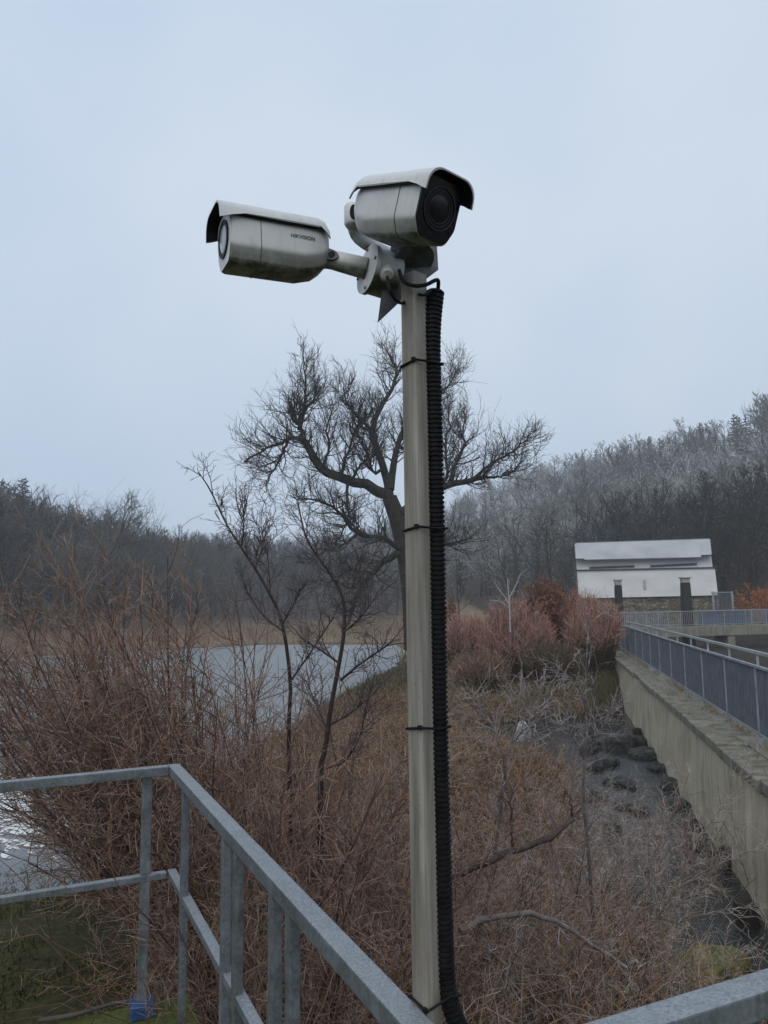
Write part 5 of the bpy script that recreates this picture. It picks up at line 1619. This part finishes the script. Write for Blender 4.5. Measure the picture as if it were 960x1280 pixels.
def ledge_weeds():
    rng = np.random.default_rng(55)
    L = Lines()
    n = 2600
    y = rng.uniform(6, 45, n); off = np.where(rng.random(n) < 0.75, rng.normal(0.60, 0.05, n), rng.uniform(-0.02, 0.6, n))
    keep = vnoise(y, off * 3, 0.9, 3) > 0.35
    y, off = y[keep], off[keep]; n = len(y)
    p = np.stack([wall_x(y) + WN.x * off, y + WN.y * off, np.full(n, ZD - 0.01)], -1)
    az = rng.uniform(0, 6.28, n); el = rng.normal(0.95, 0.4, n)
    d = np.stack([np.cos(az) * np.cos(el), np.sin(az) * np.cos(el), np.sin(el)], -1)
    s = shoots(rng, p, d, rng.uniform(0.05, 0.22, n), 4, 0.15, 0, droop=-0.3)
    L.add(s, taper(0.006 * np.ones(n), 0.002 * np.ones(n), 4), rng.random(n), rng.random(n) * 0.6, 2)
    tag(add('ledge_weeds', L.mesh('ledge_weeds'), M['straw']), 'withered weeds along the foot of the slate blue fence', 'weeds', kind='stuff')
ledge_weeds()

# ---- pink willow bushes, withered beech, orange hedge
def osier_bush(label, px, py_top, py_base, y, half_px, seed, n=420, twig_m='osier'):
    rng = np.random.default_rng(seed)
    top_ = P(px, py_top, y)
    w = half_px / 950 * y
    z = float(height(np.array(top_.x), np.array(top_.y)))
    H = top_.z - z
    root = tag(empty('osier_bush', (top_.x, top_.y, z)), label, 'bush', 'pink twigged willow bushes by the wall end')
    az = rng.uniform(0, 6.28, n); q = np.sqrt(rng.random(n))
    tip = np.stack([np.cos(az) * q * w, np.sin(az) * q * w * 0.8, H * (0.62 + 0.38 * np.sqrt(np.clip(1 - q ** 2.2, 0, 1))) * rng.uniform(0.66, 1.04, n) * (0.86 + 0.28 * vnoise(np.cos(az) * q * w, np.sin(az) * q * w, 0.5, seed % 50))], -1)
    p0 = np.stack([np.cos(az) * q * w * 0.42, np.sin(az) * q * w * 0.34, np.full(n, -0.1)], -1)
    t = np.linspace(0, 1, 6)[None, :, None]
    bow = np.stack([np.cos(az) * w * 0.12, np.sin(az) * w * 0.12, np.zeros(n)], -1)
    s = p0[:, None] * (1 - t) + tip[:, None] * t + bow[:, None] * np.sin(t * math.pi) + rng.normal(0, 0.03, (n, 6, 3)) * t
    st, tw = Lines(), Lines()
    st.add(s, taper(np.full(n, 0.016), np.full(n, 0.007), 6), rng.random(n) * 0.25, np.linspace(0, 0.25, 6)[None], 3)
    p, d, pi, tt = spawn(rng, s, 9, 0.55, 1.0, 0.3, 1.1)
    s1 = shoots(rng, p, d, H * rng.uniform(0.06, 0.22, len(p)), 3, 0.22, 0.10)
    tw.add(s1, taper(np.full(len(p), 0.008), np.full(len(p), 0.004), 3), rng.random(len(p)), rng.random(len(p)) ** 2 * 1.2, 3)
    add('stems', st.mesh('stems'), M['osier_stem'], root); tag(add('twigs', tw.mesh('twigs'), M[twig_m], root), kind='stuff')
osier_bush('pink-topped willow bush right behind the corrugated conduit', 586, 764, 850, 33, 34, 801, 300)
osier_bush('largest rounded pink-brown willow bush below the withered beech', 645, 756, 860, 31, 46, 802)
osier_bush('rosy willow bush against the end of the concrete wall', 740, 752, 860, 30.5, 34, 803, 360)
osier_bush('rosy willow bush behind another, touching the slim sluice post', 722, 741, 830, 36, 28, 804, 260)
osier_bush('low olive-brown willow bush filling the gap below the beech', 690, 800, 870, 29.5, 40, 805, 260, 'osier_stem')
osier_bush('brownish low willow bush at the pool edge close to the conduit', 600, 810, 875, 28.5, 38, 806, 240, 'osier_brown')

def leaf_quads(rng, centers, size, rnd, frost):
    n = len(centers)
    a = unit(rng.normal(0, 1, (n, 3))); b = unit(np.cross(a, rng.normal(0, 1, (n, 3)))); c = np.cross(a, b)
    s = size * rng.uniform(0.6, 1.3, (n, 1))
    V = np.stack([centers - a * s, centers + b * s * 0.5 + c * s * 0.18, centers + a * s, centers - b * s * 0.5 + c * s * 0.18], 1).reshape(-1, 3)
    F = np.arange(n * 4).reshape(n, 4)
    A = np.repeat(np.stack([rnd, frost, np.zeros(n)], -1), 4, 0)
    return V, F, A

def leafy_bush(name, label, px, py_top, y, half_px, seed, leaf_m, n_stem=40, leaf=0.075, low=0.2):
    rng = np.random.default_rng(seed)
    top_ = P(px, py_top, y)
    z = float(height(np.array(top_.x), np.array(top_.y)))
    H = top_.z - z; w = half_px / 950 * y
    root = tag(empty(name, (top_.x, top_.y, z)), label, 'bush')
    az = rng.uniform(0, 6.28, n_stem); q = np.sqrt(rng.random(n_stem))
    p0 = np.stack([np.cos(az) * 0.2, np.sin(az) * 0.2, np.full(n_stem, -0.1)], -1)
    tip = np.stack([np.cos(az) * q * w, np.sin(az) * q * w, H * (0.5 + 0.5 * np.sqrt(np.clip(1 - q ** 2, 0, 1))) * rng.uniform(0.75, 1.0, n_stem)], -1)
    t = np.linspace(0, 1, 6)[None, :, None]
    s = p0[:, None] * (1 - t) + tip[:, None] * t + rng.normal(0, 0.08, (n_stem, 6, 3)) * t
    st = Lines(); st.add(s, taper(np.full(n_stem, 0.03), np.full(n_stem, 0.008), 6), rng.random(n_stem), 0.1, 3)
    p, d, pi, tt = spawn(rng, s, 9, low, 1.0, 0.4, 1.1)
    s1 = shoots(rng, p, d, w * rng.uniform(0.15, 0.5, len(p)), 4, 0.15, 0.06)
    st.add(s1, taper(np.full(len(p), 0.009), np.full(len(p), 0.004), 4), rng.random(len(p)), 0.2, 3)
    add('stems', st.mesh('stems'), M['shrub'], root)
    k = 9
    f = rng.random((len(s1), k)) * 2.999; i = f.astype(int); u = (f - i)[..., None]
    ar = np.arange(len(s1))[:, None]
    c = (s1[ar, i] * (1 - u) + s1[ar, i + 1] * u).reshape(-1, 3) + rng.normal(0, 0.05, (len(s1) * k, 3))
    n = len(c)
    V, F, A = leaf_quads(rng, c, leaf, rng.random(n), rng.random(n) * 0.4)
    tag(add('leaves', quad_mesh('leaves', V, F, A, False), leaf_m, root), kind='stuff')
leafy_bush('beech_bush', 'withered red-brown beech bush still holding its leaves among pink willows', 684, 718, 36.5, 34, 901, M['beech_leaf'], 90)
leafy_bush('orange_hedge', 'bright orange-brown leafy hedge right of the white building', 948, 732, 66, 34, 902, M['orange_leaf'], 40, 0.11)
leafy_bush('beech_bush', 'small red-brown leafed bush beside the corrugated conduit', 563, 742, 40, 12, 903, M['beech_leaf'], 20)
traced_stem('bare_sapling', 'tiny white frosted bare tree above the pink willow bushes', [([(638, 790, 30), (637, 765, 30), (636, 745, 30), (634, 722, 30)], 0.035, 0.012), ([(637, 757, 30), (628, 742, 30), (617, 727, 30)], 0.02, 0.01), ([(636, 748, 30), (644, 733, 30), (651, 716, 30)], 0.02, 0.01), ([(637, 760, 30), (625, 752, 30), (613, 750, 30)], 0.018, 0.009)], 67, m_twig('white_frosted_bark', (0.28, 0.28, 0.28), (0.45, 0.45, 0.45), (0.65, 0.66, 0.68), 0.9), 7, 0.45, 1.0)

# ---- stones and old piles along the stream, foam on the river
def rock_mesh(seed, sx, sy, sz, rough=0.45):
    rng = np.random.default_rng(seed)
    bm = bmesh.new(); bmesh.ops.create_icosphere(bm, subdivisions=3, radius=1.0)
    ph = rng.uniform(0, 6.28, (4, 3))
    for v in bm.verts:
        c = v.co
        k = sum(math.sin(2.3 * c.x * (i + 1) * .7 + ph[i, 0]) * math.sin(2.1 * c.y * (i + 1) * .7 + ph[i, 1]) * math.cos(2.5 * c.z + ph[i, 2]) for i in range(4)) * 0.35
        v.co = c * (1 + rough * k)
        v.co = Vector((v.co.x * sx, v.co.y * sy, min(v.co.z, 0.7 + 0.3 * math.sin(3 * c.x + ph[0, 0]) * math.cos(2 * c.y)) * sz))
    return bm_mesh(bm, 'stone')
def stones():
    rng = np.random.default_rng(71)
    i = 0
    for px, py, w in ((745, 960, 0.5), (790, 985, 0.4), (800, 1015, 0.35), (765, 1040, 0.3), (815, 1050, 0.3), (728, 915, 0.6), (780, 1010, 0.3), (806, 946, 0.7), (822, 962, 0.5), (790, 928, 0.5), (838, 985, 0.5), (776, 935, 1.0), (760, 955, 0.6), (848, 1010, 0.45), (770, 980, 0.5), (862, 1035, 0.4), (755, 925, 0.7), (735, 940, 0.5), (590, 935, 0.5), (748, 1000, 0.4), (875, 1062, 0.4), (640, 945, 0.4)):
        p = PZ(px, py, WL)
        o_ = add('stone', rock_mesh(900 + i, w * rng.uniform(.4, .6), w * rng.uniform(.35, .6), w * rng.uniform(.25, .5)), M['stone_dark'])
        o_.location = (p.x, p.y, WL + 0.02); o_.rotation_euler = (0, 0, rng.uniform(0, 6.28))
        tag(o_, 'wet black stone lying in the stream by the concrete wall', 'stone', 'dark stones along the stream')
        i += 1
    p = PZ(652, 926, WL)
    o_ = add('pale_stone', rock_mesh(950, 0.26, 0.2, 0.42, 0.5), M['stone_pale']); o_.location = (p.x, p.y, WL + 0.15); o_.rotation_euler = (0.2, 0.15, 0.4)
    tag(o_, 'single frosted white stone standing at the pool edge', 'stone')
    p = PZ(885, 1207, WL + 0.1)
    o_ = add('mossy_stone', rock_mesh(951, 0.5, 0.28, 0.2, 0.35), M['stone_moss']); o_.location = (p.x, p.y, WL + 0.06); o_.rotation_euler = (0, 0, 0.5)
    tag(o_, 'flat yellow-green mossy stone at the foot of the wall', 'stone')
    # old timber piles against the wall foot
    for px, py0, py1, y, w, lb in ((932, 1128, 1215, 9.3, 0.26, 'tall rotten black timber pile beside the flat mossy stone'), (905, 1062, 1100, 11.2, 0.2, 'thin black timber pile among bramble sprays at the wall foot'), (793, 925, 940, 21.5, 0.3, 'squat black timber pile farthest up the stream at the wall foot'), (800, 935, 955, 19.8, 0.28, 'squat black timber pile in front of the one farthest upstream')):
        b, t_ = P(px + 4, py1, y), P(px, py0, y)
        z0 = WL - 0.4
        root = tag(empty('timber_pile', (b.x, b.y, WL)), lb, 'pile', 'timber piles along the wall foot')
        rr = [w * .5, w * .52, w * .48, w * .46, w * .3]
        h = max(t_.z - WL, 0.25)
        add('shaft', tube_path_mesh('shaft', [Vector((0.04, 0, -0.5)), Vector((0.03, 0, 0)), Vector((0.015, 0.02, h * .5)), Vector((0, 0, h)), Vector((0.0, 0.0, h + 0.03))], rr, 9), M['tar_wood'], root)
stones()

def foam():
    rng = np.random.default_rng(81)
    V, F = [], []
    n = 0
    for i in range(420):
        px, py = rng.normal(18, 26), rng.normal(1010, 24)
        if py > 1075 or py < 935: continue
        p = PZ(px, py, WL)
        r = rng.uniform(0.03, 0.11); k = 7
        e = rng.uniform(0.35, 0.8); th = rng.uniform(0, 3.1)
        c = len(V)
        for q in range(k):
            a = 2 * math.pi * q / k; rr = r * rng.uniform(0.7, 1.25)
            x, y = rr * math.cos(a) * 1.6, rr * math.sin(a) * e
            V.append((p.x + x * math.cos(th) - y * math.sin(th), p.y + x * math.sin(th) + y * math.cos(th), WL + 0.006))
        V.append((p.x, p.y, WL + 0.02 + r * 0.25))
        for q in range(k): F.append((c + q, c + (q + 1) % k, c + k))
    tag(add('river_foam', pydata('river_foam', V, F, True), M['foam']), 'white foam flecks on the shallow river edge', 'foam', kind='stuff')
foam()

def apron_litter():
    rng = np.random.default_rng(91)
    stick = smooth_path([PZ(48, 1276, 0.02), PZ(95, 1268, 0.03), PZ(140, 1255, 0.02), PZ(178, 1248, 0.02)], 12)
    l = Lines(); l.add(stick[None], taper([0.012], [0.006], 12), [0.2], 0.1, 7)
    tag(add('fallen_stick', l.mesh('fallen_stick'), M['dead_wood']), 'thin dark stick lying on the moss beside the blue foot plate', 'stick')
    # moss cushions and shallow growth below the platform edge
    x = rng.uniform(-6.5, -1.2, 16000); y = rng.uniform(4.0, 11.5, 16000)
    vx, vy = x - K1.x, y - K1.y
    ok = (vx * nA.x + vy * nA.y > 0.2) & (poly_sd(x, y, LAKE) > -1.0) & (vnoise(x, y, 0.7, 40) > 0.38)
    x, y = x[ok], y[ok]; n = len(x)
    z = np.maximum(height(x, y), WL - 0.02)
    az = rng.uniform(0, 6.28, n); el = rng.normal(0.9, 0.4, n)
    d = np.stack([np.cos(az) * np.cos(el), np.sin(az) * np.cos(el), np.sin(el)], -1)
    s = shoots(rng, np.stack([x, y, z], -1), d, rng.uniform(0.03, 0.11, n), 3, 0.2, 0, droop=-0.3)
    L = Lines(); L.add(s, taper(0.007 * np.ones(n), 0.002 * np.ones(n), 3), rng.random(n) * 0.7, rng.random(n) * 0.12, 2)
    tag(add('moss_growth', L.mesh('moss_growth'), M['green_blade']), 'dark green moss and short weeds on the wet apron below the platform', 'moss', kind='stuff')
apron_litter()

# ------------------------------------------------------------------ the misty air
bm = bmesh.new()
bmesh.ops.create_cube(bm, size=1.0)
bmesh.ops.scale(bm, vec=(940, 940, 84), verts=bm.verts)
bmesh.ops.translate(bm, vec=(0, 0, 38.5), verts=bm.verts)
me = bm_mesh(bm, 'haze')
hm = bpy.data.materials.new('misty_air'); hm.use_nodes = True
hn, hl = hm.node_tree.nodes, hm.node_tree.links
hn.clear()
ho = hn.new('ShaderNodeOutputMaterial'); hv = hn.new('ShaderNodeVolumePrincipled')
hv.inputs['Color'].default_value = (0.95, 0.97, 1.0, 1)
hv.inputs['Density'].default_value = HAZE
hv.inputs['Anisotropy'].default_value = 0.2
for k in ('Density Attribute', 'Color Attribute', 'Temperature Attribute'):
    hv.inputs[k].default_value = ''
hl.new(hv.outputs['Volume'], ho.inputs['Volume'])
tag(add('haze', me, hm), 'pale winter mist filling the valley', 'mist', kind='stuff')
